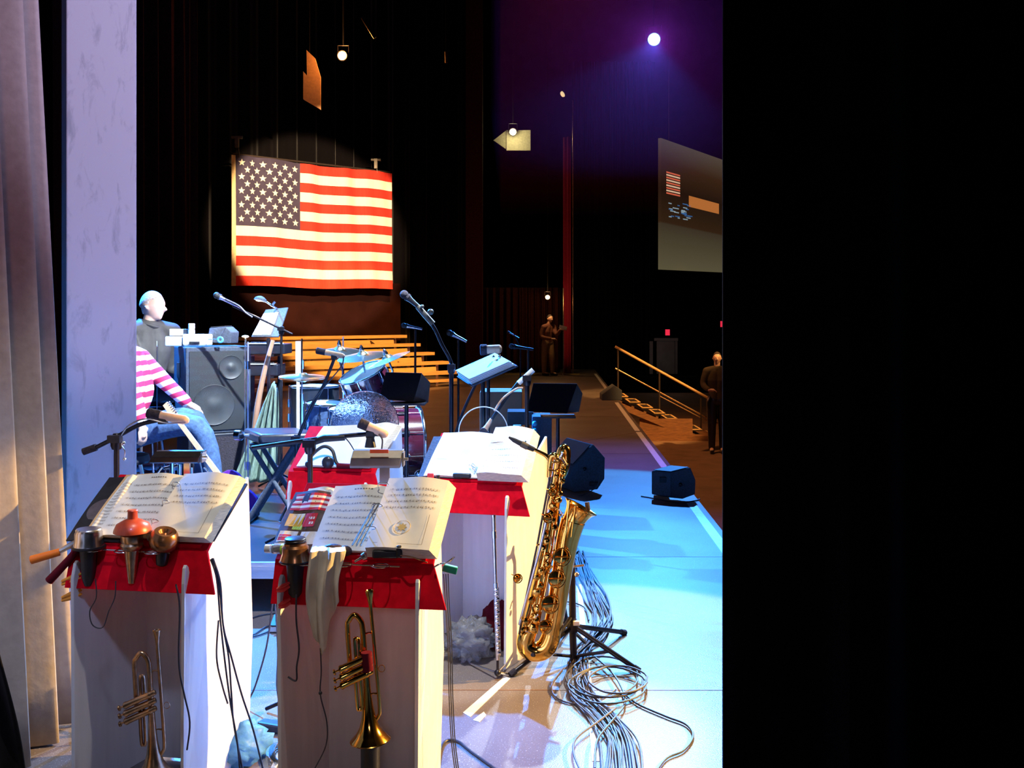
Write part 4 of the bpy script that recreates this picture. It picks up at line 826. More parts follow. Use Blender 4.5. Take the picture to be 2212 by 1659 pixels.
mb = MB(); mb.tube([X(1154, 971, -0.02), X(1136, 963, -0.02), X(1110, 950, -0.02), X(1099, 944, -0.02)], [0.012, 0.015, 0.012, 0.005], 12); tag(mb.build('mouthpiece', 'black_plastic', sx), 'black mouthpiece with its ligature')
mb = MB(); mb.tube([X(1140, 965, -0.02), X(1126, 958, -0.02)], 0.0165, 12); mb.cyl(X(1133, 961, -0.02), X(1136, 952, -0.02), 0.004); mb.build('ligature', 'grey_metal', sx)
def bodyat(t, side=0.0, dy=-0.035):
    n = len(body_px) - 1; k = min(int(t * n), n - 1); f = t * n - k
    x = body_px[k][0] * (1 - f) + body_px[k + 1][0] * f; y = body_px[k][1] * (1 - f) + body_px[k + 1][1] * f
    return X(x + side, y + side * 0.2, dy)
rr_ = random.Random(3)
for s_ in (-14, -6, 9, 16):
    mb = MB(); mb.tube([bodyat(0.04, s_ * 0.7), bodyat(0.5, s_), bodyat(0.97, s_ * 1.2)], 0.0035, 6); mb.build('key_rod', 'brass' if s_ > -10 else 'silver', sx)
mb = MB(); mb.tube([X(1188, 1030, -0.04), X(1160, 1180, -0.05), X(1128, 1330, -0.05), X(1122, 1370, -0.04)], 0.005, 8); mb.build('octave_rod', 'dark_steel', sx)
mb = MB(); mb.tube([X(1186, 1100, -0.05), X(1165, 1190, -0.055), X(1122, 1350, -0.05)], 0.007, 8); mb.build('long_rod', 'silver', sx)
for k in range(30):                                      # key cups down the body
    t_ = 0.03 + 0.93 * k / 29; q = bodyat(t_, rr_.choice([-9, -3, 4, 10]), -0.045); r_ = 0.009 + 0.008 * t_ + 0.003 * rr_.random()
    mb = MB(); ax_ = Vector((rr_.uniform(-.5, .6), -1, rr_.uniform(-.2, .4))); mb.lathe([(r_, 0), (r_ * 1.05, 0.004), (r_ * 0.8, 0.007), (r_ * 0.3, 0.008)], q, ax_, 14); mb.build('key_cup', 'brass', sx)
for k in range(34):                                      # posts, levers and touch pieces
    t_ = rr_.random(); q = bodyat(t_, rr_.uniform(-14, 16), -0.05); e_ = q + Vector((rr_.uniform(-.03, .03), rr_.uniform(-.012, .0), rr_.uniform(-.035, .035)))
    mb = MB(); mb.tube([q + Vector((0, 0.03, 0)), q, e_], [0.003, 0.003, 0.004], 6); mb.ball(e_, 0.006, 8); mb.build('lever', 'brass' if k % 5 else 'silver', sx)
for (px, py, r_) in ((1212, 1202, 0.040), (1200, 1249, 0.040), (1186, 1304, 0.040), (1176, 1352, 0.030), (1116, 1248, 0.020), (1181, 1118, 0.022), (1190, 1062, 0.018)):
    c = X(px, py, -0.055); mb = MB(); mb.lathe([(r_ * 0.9, 0), (r_ * 0.95, 0.006), (r_ * 0.5, 0.010), (r_ * 0.15, 0.011)], c, (0.25, -1, 0.1), 22); kc = mb.build('low_key_cup', 'brass', sx)
    mb = MB(); q_ = Vector((0.25, -1, 0.1)).to_track_quat('Z', 'Y')
    mb.tube([c + q_ @ Vector((r_ * math.cos(a * PI / 10), r_ * math.sin(a * PI / 10), 0.022)) for a in range(20)], 0.0028, 6, closed=True)
    for a in (0.4, 2.5, 4.6): mb.tube([c + q_ @ Vector((r_ * math.cos(a), r_ * math.sin(a), 0.022)), c + q_ @ Vector((r_ * 1.15 * math.cos(a), r_ * 1.15 * math.sin(a), -0.02))], 0.0025, 6)
    mb.tube([c + q_ @ Vector((-r_, 0, 0.022)), c + q_ @ Vector((r_, 0, 0.022))], 0.0022, 6); mb.build('key_guard', 'brass', kc)
mb = MB(); mb.tube([X(1230, 1080, -0.06), X(1222, 1150, -0.07), X(1205, 1260, -0.06), X(1190, 1340, -0.06)], 0.0045, 8); mb.tube([X(1243, 1090, -0.065), X(1234, 1160, -0.06)], 0.003, 6); mb.build('bell_brace_rod', 'brass', sx)
# sax stand
ss = thing('saxophone_stand', 'black tripod stand holding the baritone saxophone', 'stand', G(1238, 1430))
Y0 = 4.66
mb = MB(); mb.tube([P(1240, 1432, Y0), P(1237, 1350, Y0), P(1236, 1180, Y0), P(1240, 1158, Y0), P(1250, 1138, Y0), P(1262, 1108, Y0 - 0.02)], [0.017, 0.017, 0.015, 0.015, 0.013, 0.013], 12, smooth=5); mb.build('pole', 'black_metal', ss)
mb = MB(); mb.tube([P(1268, 1085, Y0 - 0.13), P(1270, 1110, Y0 - 0.12), P(1258, 1118, Y0 - 0.02), P(1228, 1120, Y0 - 0.02)], 0.011, 10, smooth=4); mb.build('bell_rest', 'foam', ss)
hub = P(1238, 1352, Y0); foot = P(1240, 1418, Y0)
for k, (fx, fy) in enumerate(((1378, 1453), (1348, 1371), (1105, 1461))):
    e_ = G(fx, fy); e_.z = 0.012
    mb = MB(); mb.tube([hub, e_], 0.012, 10); lg = mb.build('leg', 'black_metal', ss)
    mb = MB(); mb.tube([hub.lerp(e_, 0.94), e_ + (e_ - hub).normalized() * 0.01], 0.015, 10); mb.build('rubber_foot', 'foam', lg)
    mb = MB(); mb.tube([foot, hub.lerp(e_, 0.58)], 0.008, 8); mb.build('brace', 'black_metal', ss)
mb = MB(); mb.lathe([(0.02, -0.03), (0.026, -0.02), (0.026, 0.012), (0.018, 0.02)], hub, (0, 0, 1), 16); mb.lathe([(0.02, -0.012), (0.02, 0.012)], foot, (0, 0, 1), 16); mb.build('hub_collar', 'black_metal', ss)
mb = MB(); mb.box(P(1245, 1346, Y0 - 0.02), (0.03, 0.02, 0.02)); mb.build('tape_wrap', 'tape_white', ss, bevel=0.002)
mb = MB(); mb.tube([P(1238, 1224, Y0 - 0.02), P(1262, 1221, Y0 - 0.03)], 0.006); mb.ball(P(1246, 1241, Y0 - 0.03), 0.012); mb.build('thumb_screw', 'silver', ss)
mb = MB(); mb.tube([P(1236, 1330, Y0), P(1200, 1378, Y0 - 0.10), P(1165, 1412, Y0 - 0.15), P(1150, 1414, Y0 - 0.19)], 0.010, 8, smooth=3); mb.build('bow_cradle', 'black_metal', ss)
# second instrument peg stand behind the sax
Y1 = 5.0
ps = thing('clarinet_stand', 'small cone topped peg stand behind the saxophone stand', 'stand', (P(1214, 1400, Y1).x, Y1, 0))
mb = MB(); mb.lathe([(0.034, 0), (0.03, 0.02), (0.016, 0.10), (0.012, 0.12), (0.010, 0.36)], P(1214, 1340, Y1), (0, 0, 1), 18); mb.build('cone_peg', 'black_plastic', ps)
c = P(1214, 1340, Y1)
for e_ in ((-0.16, -0.1), (0.13, -0.16), (0.06, 0.18), (-0.12, 0.16)):
    mb = MB(); mb.tube([c, (c.x + e_[0], c.y + e_[1], 0.01)], 0.009, 8); mb.build('leg', 'black_metal', ps)

# ------------------------------------------------------------------ microphones and stands
def mic(p0, p1, r, label, Y, style='vocal', base=None, boom=None, body='black_metal', floor=0.0, group=None, name='microphone_stand', joint=None, legs=True, poler=0.011, mount=None):
    """p0 head px, p1 tail px; boom: list of px points; base: px,py (pole top) ; everything at depth Y"""
    a, b = P(*p0, Y), P(*p1, Y); bz = P(*(base or p1), Y)
    t = thing(name, label, 'microphone', (bz.x, Y, floor))
    d = (b - a).normalized()
    if style == 'vocal':
        mb = MB(); mb.tube([a + d * r * 1.1, a + d * r * 2.2, b], [r * 0.85, r * 0.6, r * 0.42], 12); mc = mb.build('microphone', body, t)
        mb = MB(); mb.ball(a, r, 14); mb.tube([a + d * r * 0.75, a + d * r * 1.3], r * 0.95, 14); mb.build('grille_ball', 'foam' if body == 'black_metal' else 'grille', mc)
    else:
        f = a.lerp(b, 0.32)
        mb = MB(); mb.tube([f, a.lerp(b, 0.9), a.lerp(b, 0.97), b], [r, r, r * 0.7, r * 0.4], 14); mc = mb.build('microphone', 'cork_tan', t)
        mb = MB(); mb.tube([a, a.lerp(b, 0.03), f], [r * 0.9, r * 1.2, r * 1.15], 16); mb.build('windscreen', 'foam', mc)
    if boom:
        mb = MB(); mb.tube([P(*q, Y) for q in boom], poler * 0.85, 10, smooth=3); mb.build('boom_arm', 'black_metal', t)
    if joint:
        mb = MB(); c = P(*joint, Y); mb.lathe([(0.018, -0.035), (0.024, -0.02), (0.024, 0.015), (0.012, 0.03)], c, (0, 0, 1), 14); mb.box(c + Vector((0.0, -0.02, 0.01)), (0.05, 0.03, 0.03)); mb.build('boom_clutch', 'black_metal', t)
    if mount:
        mb = MB(); mb.box(P(*mount, Y), (0.035, 0.03, 0.03)); mb.build('mic_clip', 'black_plastic', t, bevel=0.004)
    mb = MB(); mb.cyl((bz.x, Y, floor + 0.03), (bz.x, Y, bz.z), poler); mb.build('pole', 'black_metal', t)
    if legs:
        for k in range(3):
            an = 0.6 + k * 2 * PI / 3; mb = MB(); mb.tube([(bz.x, Y, floor + 0.12), (bz.x + 0.22 * math.cos(an), Y + 0.16 * math.sin(an), floor + 0.012)], 0.008, 8); mb.build('leg', 'black_metal', t)
    else:
        mb = MB(); mb.lathe([(0.13, 0), (0.13, 0.015), (0.02, 0.035)], (bz.x, Y, floor), (0, 0, 1), 24); mb.build('base', 'black_metal', t)
    return t
t = mic((318, 892), (408, 909), 0.0185, 'boom stand with tan microphone and black foam in front of the pale pillar', 3.95, 'cond', base=(252, 950), boom=[(205, 968), (250, 945), (300, 918), (340, 908)], joint=(252, 952), mount=(352, 908))
mb = MB(); mb.tube([P(180, 976, 3.95), P(208, 966, 3.95)], 0.015, 10); mb.build('counterweight', 'foam', t)
mb = MB(); mb.tube([P(262, 940, 3.93), P(280, 918, 3.92), P(315, 905, 3.92), P(360, 914, 3.92), P(400, 912, 3.92)], 0.003, 6, smooth=5); mb.tube([P(262, 962, 3.93), P(270, 975, 3.93), P(268, 992, 3.93)], 0.0022, 6, smooth=3); mb.ball(P(269, 992, 3.93), 0.007); mb.ball(P(266, 958, 3.92), 0.010); mb.build('cable_and_knob', 'silver', t)
t = mic((775, 912), (838, 940), 0.019, 'boom stand with short tan microphone pointing at the towel draped stand', 4.0, 'cond', base=(670, 955), boom=[(545, 968), (620, 957), (670, 950), (720, 944), (790, 938), (825, 938)], joint=(670, 962), mount=(800, 938))
mb = MB(); mb.tube([P(668, 958, 4.0), P(700, 947, 4.0), P(745, 945, 4.0)], [0.014, 0.016, 0.013], 10); mb.build('boom_grip', 'black_plastic', t); mb = MB(); mb.tube([P(800, 945, 3.99), P(800, 966, 3.99)], [0.016, 0.024], 10); mb.build('shock_mount', 'black_plastic', t)
mb = MB(); mb.tube([P(745, 945, 3.98), P(756, 958, 3.98), P(768, 978, 3.98)], 0.0025, 6, smooth=4); mb.tube([P(818, 938, 3.98), P(826, 950, 3.98), P(824, 975, 3.98)], 0.0035, 6, smooth=4); mb.build('cable', 'cable', t)
t = mic((683, 757), (745, 770), 0.0165, 'tall boom stand with tan microphone over the blue drums', 5.75, 'cond', base=(640, 945), boom=[(640, 955), (665, 895), (700, 830), (722, 775)], floor=RZ, mount=(722, 770), joint=(640, 950))
mb = MB(); mb.tube([P(742, 770, 5.72), P(738, 790, 5.72), P(710, 825, 5.72), P(680, 860, 5.72), P(662, 890, 5.72)], 0.004, 6, smooth=5); mb.build('cable', 'cable', t)
t = mic((873, 636), (910, 668), 0.027, 'big vocal microphone on a curved gooseneck standing tallest at centre', 6.1, 'vocal', legs=False, base=(975, 795), boom=[(905, 664), (925, 690), (940, 712), (955, 745), (970, 772), (978, 795)], joint=(975, 795), poler=0.014)
mb = MB(); mb.tube([P(902, 662, 6.08), P(935, 700, 6.08)], [0.018, 0.020], 10); mb.ball(P(912, 662, 6.06), 0.012); mb.ball(P(930, 674, 6.05), 0.02); mb.build('shock_mount', 'grey_metal', t)
mic((872, 703), (912, 711), 0.026, 'vocal microphone on straight stand in front of the bleachers top', 9.2, 'vocal', base=(897, 712), body='silver', legs=True)
mic((971, 719), (1008, 738), 0.030, 'vocal microphone on straight stand left of the dark red column', 9.3, 'vocal', base=(990, 735), body='silver')
mic((1037, 756), (1084, 754), 0.030, 'tan microphone on a black stand above the tilted score stand', 6.3, 'cond', base=(1055, 768), mount=(1062, 764), boom=[(1055, 780), (1035, 815), (1000, 890), (980, 950)])
mic((1105, 748), (1152, 755), 0.025, 'dark blue lit microphone on straight stand above the tilted scores', 8.6, 'vocal', base=(1141, 754))
mic((1098, 717), (1121, 730), 0.014, 'thinnest far microphone in front of the dark red curtain', 11.0, 'vocal', base=(1124, 752), boom=[(1110, 722), (1124, 752)], body='silver', poler=0.009)
t = mic((1042, 938), (1062, 905), 0.024, 'angled boom with round headed microphone behind a clear disc', 5.55, 'vocal', base=(1138, 818), boom=[(1050, 925), (1090, 865), (1125, 820), (1138, 812)], joint=(1138, 820), body='cork_tan')
mb = MB(); mb.tube([P(1120, 828, 5.55), P(1152, 799, 5.55)], 0.015, 12); mb.build('counterweight', 'paper', t)
mb = MB(); mb.tube([P(1068, 888, 5.53), P(1085, 862, 5.53), P(1115, 840, 5.53), P(1130, 838, 5.53)], 0.006, 8, smooth=5); mb.build('support_rod', 'cork_tan', t)
t = mic((468, 638), (520, 665), 0.026, 'vocal microphone on a long boom above the bass cabinet', 7.7, 'vocal', base=(608, 715), boom=[(503, 661), (632, 722)], floor=RZ, joint=(608, 713), body='silver', poler=0.010)
mb = MB(); mb.tube([P(486, 646, 7.68), P(515, 660, 7.68), P(530, 675, 7.68), P(545, 685, 7.68)], 0.008, 6, smooth=4); mb.build('cable', 'cable_grey', t)
# clear sound discs
def disc(c, rx, Y, label, hub=True):
    o = P(*c, Y); r = rx / F * Y; t = thing('acrylic_disc', label, 'sound disc', o)
    ax = Vector((0.12, -1, 0.05)); mb = MB(); mb.lathe([(0.001, 0), (r, 0), (r, 0.005), (0.001, 0.005)], o, ax, 48); mb.build('clear_plate', 'glare_acrylic' if hub else 'acrylic', t)
    mb = MB(); q = ax.to_track_quat('Z', 'Y'); mb.tube([o + q @ Vector((r * math.cos(k * PI / 24), r * math.sin(k * PI / 24), 0.002)) for k in range(48)], 0.003, 6, closed=True); mb.build('polished_rim', 'white_plastic' if not hub else 'acrylic', t)
    mb = MB(); mb.lathe([(0.02, -0.01), (0.02, 0.02)], o, ax, 14); mb.tube([o, o + Vector((0, 0.05, -0.2)), Vector((o.x, o.y + 0.06, 0.3))], 0.008, 8); mb.build('holder', 'black_metal', t)
disc((788, 918), 73, 5.3, 'large clear acrylic disc in front of the bass drum')
disc((1044, 932), 53, 5.35, 'smaller clear acrylic disc above the bright sheets', hub=False)

# ------------------------------------------------------------------ loudspeakers
def poly_speaker(name, label, side, vec, Y, grille_edge, loc, mbody='cab_blue', cat='speaker', extra=None):
    """side profile px polygon at depth Y swept along vec"""
    pts = [P(x, y, Y) for x, y in side]; t = thing(name, label, cat, loc)
    mb = MB(); mb.prism(pts, vec); mb.build('cabinet', mbody, t, smooth=False, bevel=0.006)
    i, j = grille_edge; a, b = pts[i], pts[j]; v = Vector(vec); n = (b - a).cross(v).normalized()
    cen = sum(pts, Vector()) / len(pts)
    if n.dot((a + b) / 2 - cen) < 0: n = -n
    a2, b2 = a.lerp(b, 0.06), a.lerp(b, 0.94)
    mb = MB(); mb.prism([a2 + v * 0.05 + n * 0.004, b2 + v * 0.05 + n * 0.004, b2 + v * 0.95 + n * 0.004, a2 + v * 0.95 + n * 0.004], n * 0.006); mb.build('grille', 'grille' if mbody != 'black_plastic' else 'foam', t, smooth=False)
    return t, pts, v
def sit(pts, z=0.003):  # y shift free: return same
    return pts
W1 = [(1282, 960), (1307, 989), (1306, 1034), (1291, 1057), (1240, 1063), (1231, 1027), (1239, 1007)]
t, pts, v = poly_speaker('floor_wedge', 'larger blue lit floor monitor wedge right of the sheet music', W1, (-0.22, 0.55, 0.0), 9.15, (0, 6), G(1265, 1064))
mb = MB(); c = P(1285, 1045, 9.13); mb.box(c, (0.10, 0.02, 0.035)); mb.ball(P(1263, 1013, 9.14), 0.018); mb.build('handle_plate', 'black_metal', t, bevel=0.004)
W2 = [(1449, 1021), (1492, 1010), (1503, 1037), (1502, 1068), (1475, 1078), (1449, 1072)]
t, pts, v = poly_speaker('floor_wedge', 'smaller floor monitor wedge on the taped stage edge', W2, (-0.16, 0.10, 0.0), 8.75, (0, 1), G(1470, 1076))
mb = MB(); mb.prism([P(1449, 1021, 8.74), P(1449, 1072, 8.74), P(1416, 1066, 8.84), P(1415, 1024, 8.84)], (0.02, 0.25, 0)); mb.build('rear_box', 'cab_blue', t, smooth=False, bevel=0.005)
mb = MB(); mb.ball(P(1470, 1047, 8.74), 0.018); mb.box(P(1432, 1036, 8.78), (0.06, 0.03, 0.05)); mb.build('handle_plate', 'black_metal', t, bevel=0.004)
c = G(1322, 865); t = thing('floor_wedge', 'distant dark floor monitor wedge near the top of the stairs', 'speaker', c)
mb = MB(); mb.prism([c + Vector((-0.2, 0, 0)), c + Vector((0.2, 0, 0)), c + Vector((0.2, 0, 0.2)), c + Vector((0.05, 0, 0.3)), c + Vector((-0.2, 0, 0.12))], (0, 0.5, 0)); mb.build('cabinet', 'cab_blue', t, smooth=False, bevel=0.01)
def pole_speaker(label, face, side, Y, pole, floor, py_pl):
    fp = [P(x, y, Y) for x, y in face]; t = thing('monitor_speaker', label, 'speaker', (P(pole, 0, Y).x, Y + 0.08, floor))
    mb = MB(); b0 = [p + Vector((0, 0.012, 0)) for p in fp]; sp = [P(side[0][0], side[0][1], Y + 0.1), P(side[1][0], side[1][1], Y + 0.14)]
    tl, tr, br, bl = b0; dpt = Vector((0.01, 0.16, 0))
    prof_r = [tr, sp[0], sp[1], br]; off = tl - tr
    prof_l = [p + (tl - tr if i < 2 else bl - br) for i, p in enumerate(prof_r)]
    mb.ring_sweep([prof_r, prof_l]); mb.build('cabinet', 'brown_cab', t, smooth=False, bevel=0.004)
    mb = MB(); mb.prism(fp, (0, 0.010, 0)); mb.build('grille', 'velour_black', t, smooth=False)
    c = P(pole, py_pl, Y + 0.06); mb = MB(); mb.box(c, (0.24, 0.2, 0.012)); mb.build('tray', 'black_metal', t, smooth=False)
    mb = MB(); mb.cyl((c.x, c.y, floor + 0.02), c, 0.013); mb.build('pole', 'black_metal', t)
    mb = MB(); mb.lathe([(0.15, 0), (0.15, 0.015), (0.02, 0.03)], (c.x, c.y, floor + 0.002), (0, 0, 1), 20); mb.build('base', 'black_metal', t)
M['brown_cab'] = mat('brown_cab', (0.10, 0.06, 0.045), 0.6, var=0.2)
pole_speaker('small black monitor speaker on a pole right of the drums', [(833, 804), (911, 806), (893, 868), (820, 862)], [(930, 826), (926, 870)], 5.95, 878, RZ, 871)
pole_speaker('small black monitor speaker on a pole left of the stage walkway', [(1152, 828), (1247, 829), (1225, 893), (1138, 889)], [(1259, 850), (1251, 890)], 6.8, 1205, 0.0, 899)
# column of bass cabinets
A0 = Vector((-2.65, 7.9, 0)); aw = Vector((math.cos(R(50)), math.sin(R(50)), 0)); 
aw = Vector((0.86, 0.51, 0)).normalized(); ad = Vector((-0.51, 0.86, 0)).normalized()
def z_at(py, Y): return H - (py - HOR) / F * Y
z1, z0 = z_at(750, 7.9), z_at(940, 7.9)
cabt = thing('bass_cabinet', 'large blue bass speaker cabinet with a grey grille and two cones', 'speaker', A0 + Vector((0, 0, z0)))
wc, dc = 0.53, 0.46
mb = MB(); mb.prism([A0 + Vector((0, 0, z0)), A0 + aw * wc + Vector((0, 0, z0)), A0 + aw * wc + ad * dc + Vector((0, 0, z0)), A0 + ad * dc + Vector((0, 0, z0))], (0, 0, z1 - z0)); mb.build('cabinet', 'cab_blue', cabt, smooth=False, bevel=0.01)
def cabp(u, v, off=0.0): return A0 + aw * (u * wc) + Vector((0, 0, z0 + (z1 - z0) * v)) - ad * off
mb = MB(); mb.prism([cabp(0.05, 0.04, 0.004), cabp(0.95, 0.04, 0.004), cabp(0.95, 0.95, 0.004), cabp(0.05, 0.95, 0.004)], -ad * 0.006); mb.build('grille', 'grille', cabt, smooth=False)
for u, v, r_ in ((0.42, 0.33, 0.17), (0.68, 0.76, 0.10)):
    mb = MB(); mb.lathe([(r_, 0), (r_ * 0.97, 0.008), (r_ * 0.9, 0.003), (r_ * 0.45, 0.0015), (r_ * 0.32, 0.004), (r_ * 0.2, 0.010), (r_ * 0.02, 0.014)], cabp(u, v, 0.011), -ad, 36); mb.build('speaker_cone', 'cone', cabt)
mb = MB(); c = A0 + ad * dc * 0.55 + Vector((0, 0, z0 + (z1 - z0) * 0.72)); mb.box(c - aw * 0.002, (0.012, 0.11, 0.13), Matrix.Rotation(math.atan2(-ad.x, ad.y), 3, 'Z')); mb.build('side_handle', 'black_plastic', cabt, smooth=False, bevel=0.003)
lo = thing('bass_cabinet', 'dark lower cabinet supporting the bass speaker cabinet', 'speaker', A0 + Vector((0, 0, RZ)))
mb = MB(); a = A0 + aw * 0.02 + Vector((0, 0, RZ)); mb.prism([a, a + aw * 0.46, a + aw * 0.46 + ad * 0.44, a + ad * 0.44], (0, 0, z0 - RZ - 0.002)); mb.build('cabinet', 'black_vinyl', lo, smooth=False, bevel=0.01)
mb = MB(); mb.prism([a + aw * 0.03 + Vector((0, 0, 0.03)) - ad * 0.004, a + aw * 0.43 + Vector((0, 0, 0.03)) - ad * 0.004, a + aw * 0.43 + Vector((0, 0, z0 - RZ - 0.03)) - ad * 0.004, a + aw * 0.03 + Vector((0, 0, z0 - RZ - 0.03)) - ad * 0.004], -ad * 0.006); mb.build('grille', 'foam', lo, smooth=False)
# things on the cabinet
zt_ = z1 + 0.003
def on(px0, px1, py0, py1, Yc, dep, name, label, cat, m, bev=0.004, rz=10):
    a, b = P(px0, py1, Yc), P(px1, py0, Yc); mb = MB(); c = (a + b) / 2
    mb.box((c.x, Yc + dep / 2, c.z), (b.x - a.x, dep, b.z - a.z)); return tag(mb.build(name, m, smooth=False, bevel=bev), label, cat)
t = thing('tissue_box', 'white case with a carrying handle on the bass cabinet', 'case', P(420, 746, 8.0))
mb = MB(); a, b = P(393, 747, 8.0), P(448, 722, 8.0); mb.box(((a.x + b.x) / 2, 8.08, (a.z + b.z) / 2), (b.x - a.x, 0.14, b.z - a.z)); mb.build('case_body', 'white_plastic', t, smooth=False, bevel=0.012)
mb = MB(); mb.box(P(420, 741, 7.995), (0.085, 0.012, 0.024)); mb.build('handle', 'grille', t, smooth=False, bevel=0.003)
on(356, 392, 727, 748, 8.02, 0.14, 'power_box', 'plain white box left of the handled white case', 'box', 'white_plastic', 0.01)
on(366, 394, 711, 725, 8.06, 0.1, 'small_box', 'pale small box stacked on the plain white box', 'box', 'drum_head')
t = thing('pill_bottle', 'white bottle with a cap standing on the handled case', 'bottle', P(414, 722, 8.07))
mb = MB(); a = P(414, 722, 8.07); mb.lathe([(0.024, 0), (0.026, 0.01), (0.026, 0.035), (0.022, 0.045)], a, (0, 0, 1), 18); mb.build('bottle_body', 'white_plastic', t)
mb = MB(); mb.lathe([(0.026, 0.045), (0.026, 0.085), (0.022, 0.09)], a, (0, 0, 1), 18); mb.build('cap', 'white_plastic', t)
on(395, 406, 711, 721, 8.08, 0.05, 'adapter', 'small dark patterned adapter beside the white bottle', 'adapter', 'grille')
t, pts, v = poly_speaker('mini_monitor', 'small dark monitor wedge on top of the bass cabinet', [(447, 740), (452, 709), (487, 706), (500, 718), (498, 742)], (0.02, 0.16, 0), 8.15, (1, 2), P(472, 744, 8.2))
t = thing('cable_spool', 'cyan ring shaped spool on the bass cabinet edge', 'spool', P(476, 740, 7.98))
mb = MB(); c = P(476, 734, 7.98); mb.tube([c + Vector((0.020 * math.cos(k * PI / 8), 0, 0.020 * math.sin(k * PI / 8))) for k in range(16)], 0.009, 8, closed=True); mb.build('ring', 'cyan_plastic', t)
mb = MB(); mb.tube([P(450, 733, 7.98), P(470, 733, 7.98)], 0.003); mb.tube([P(478, 728, 7.98), P(487, 709, 7.99)], 0.003); mb.build('rod', 'silver', t)

# ------------------------------------------------------------------ drum kit on the riser
def drum(px, py, Y, r, h, axis, label, name='tom_drum', shell='drum_shell', parent=None, nlug=8, cat='drum', head_both=False):
    c = P(px, py, Y); ax = Vector(axis).normalized(); t = parent or thing(name, label, cat, c)
    q = ax.to_track_quat('Z', 'Y')
    mb = MB(); mb.lathe([(r * 0.97, 0), (r * 0.97, -h)], c, ax, 36, cap=False); mb.lathe([(r * 0.94, 0), (r * 0.94, -h)], c, ax, 36, cap=False); mb.build('shell', shell, t, normals=False)
    mb = MB(); mb.lathe([(0.001, 0.004), (r * 0.96, 0.004), (r * 0.98, 0), (r * 0.98, -0.004)], c, ax, 36); mb.build('drum_head', 'drum_head', t)
    for z in (0.006, -h):
        mb = MB(); o = c + ax * z
        mb.tube([o + q @ Vector((r * 1.02 * math.cos(k * PI / 20), r * 1.02 * math.sin(k * PI / 20), 0)) for k in range(40)], 0.009 if r > .2 else 0.006, 8, closed=True); mb.build('hoop', 'chrome', t)
    for k in range(nlug):
        a = k * 2 * PI / nlug + 0.2; e = Vector((r * 1.02 * math.cos(a), r * 1.02 * math.sin(a), 0))
        mb = MB(); mb.tube([c + q @ (e + Vector((0, 0, 0.008))), c + q @ (e + Vector((0, 0, -h)))], 0.0035, 6); m_ = c + q @ (e + Vector((0, 0, -h * 0.5)))
        mb.tube([c + q @ (e + Vector((0, 0, -h * 0.28))), c + q @ (e + Vector((0, 0, -h * 0.45)))], 0.011, 8); mb.tube([c + q @ (e + Vector((0, 0, -h * 0.6))), c + q @ (e + Vector((0, 0, -h * 0.78)))], 0.011, 8); mb.build('lug', 'chrome', t)
    return t, c
# bass drum lies on its side, heads facing left toward the drummer and right
c = P(902, 958, 6.95); t = thing('bass_drum', 'dark wine bass drum lying on its side behind the clear disc', 'drum', (c.x - 0.2, c.y, RZ))
r_ = 0.262; ax = Vector((0.95, 0.28, 0.0)); c.z = RZ + r_ + 0.03
drum(902, 958, 6.95, r_, 0.36, ax, '', parent=t, nlug=10)
q = ax.normalized()
for s_ in (-1, 1):
    mb = MB(); a = c - q * 0.06 + Vector((0, 0, -0.15)); sd = q.cross(Vector((0, 0, 1))) * s_; mb.tube([a + sd * 0.2, a + sd * 0.33 + Vector((0, 0, -0.138))], 0.008); mb.build('spur', 'chrome', t)
t, c = drum(783, 806, 6.75, 0.165, 0.17, (-0.34, -0.30, 0.9), 'tilted rack tom drum with a bright white head', nlug=6)
mb = MB(); mb.tube([c + Vector((0.03, 0.02, -0.15)), c + Vector((0.06, 0.1, -0.30)), Vector((c.x + 0.06, c.y + 0.1, RZ + 0.56))], 0.013); mb.build('tom_mount', 'chrome', t)
t, c = drum(705, 872, 6.75, 0.137, 0.19, (0.03, -0.06, 1), 'snare drum with a white head left of the bass drum', name='snare_drum', shell='denim', nlug=8)
mb = MB(); mb.lathe([(0.1, -0.22), (0.015, -0.24), (0.015, -(c.z - RZ) + 0.2)], c, (0, 0, 1), 16)
for k in range(3): mb.tube([Vector((c.x, c.y, RZ + 0.2)), Vector((c.x + 0.2 * math.cos(k * 2.1), c.y + 0.2 * math.sin(k * 2.1), RZ + 0.012))], 0.009)
mb.build('snare_stand', 'chrome', t)
t, c = drum(752, 884, 6.35, 0.125, 0.20, (0.0, -0.08, 1), 'blue lit floor tom in front of the snare drum', shell='denim', nlug=6)
for k in range(3):
    a = k * 2.1 + 0.4; mb = MB(); e = Vector((c.x + 0.14 * math.cos(a), c.y + 0.14 * math.sin(a), 0)); mb.tube([(e.x, e.y, c.z - 0.1), (e.x, e.y, RZ + 0.01)], 0.007); mb.build('leg', 'chrome', t)
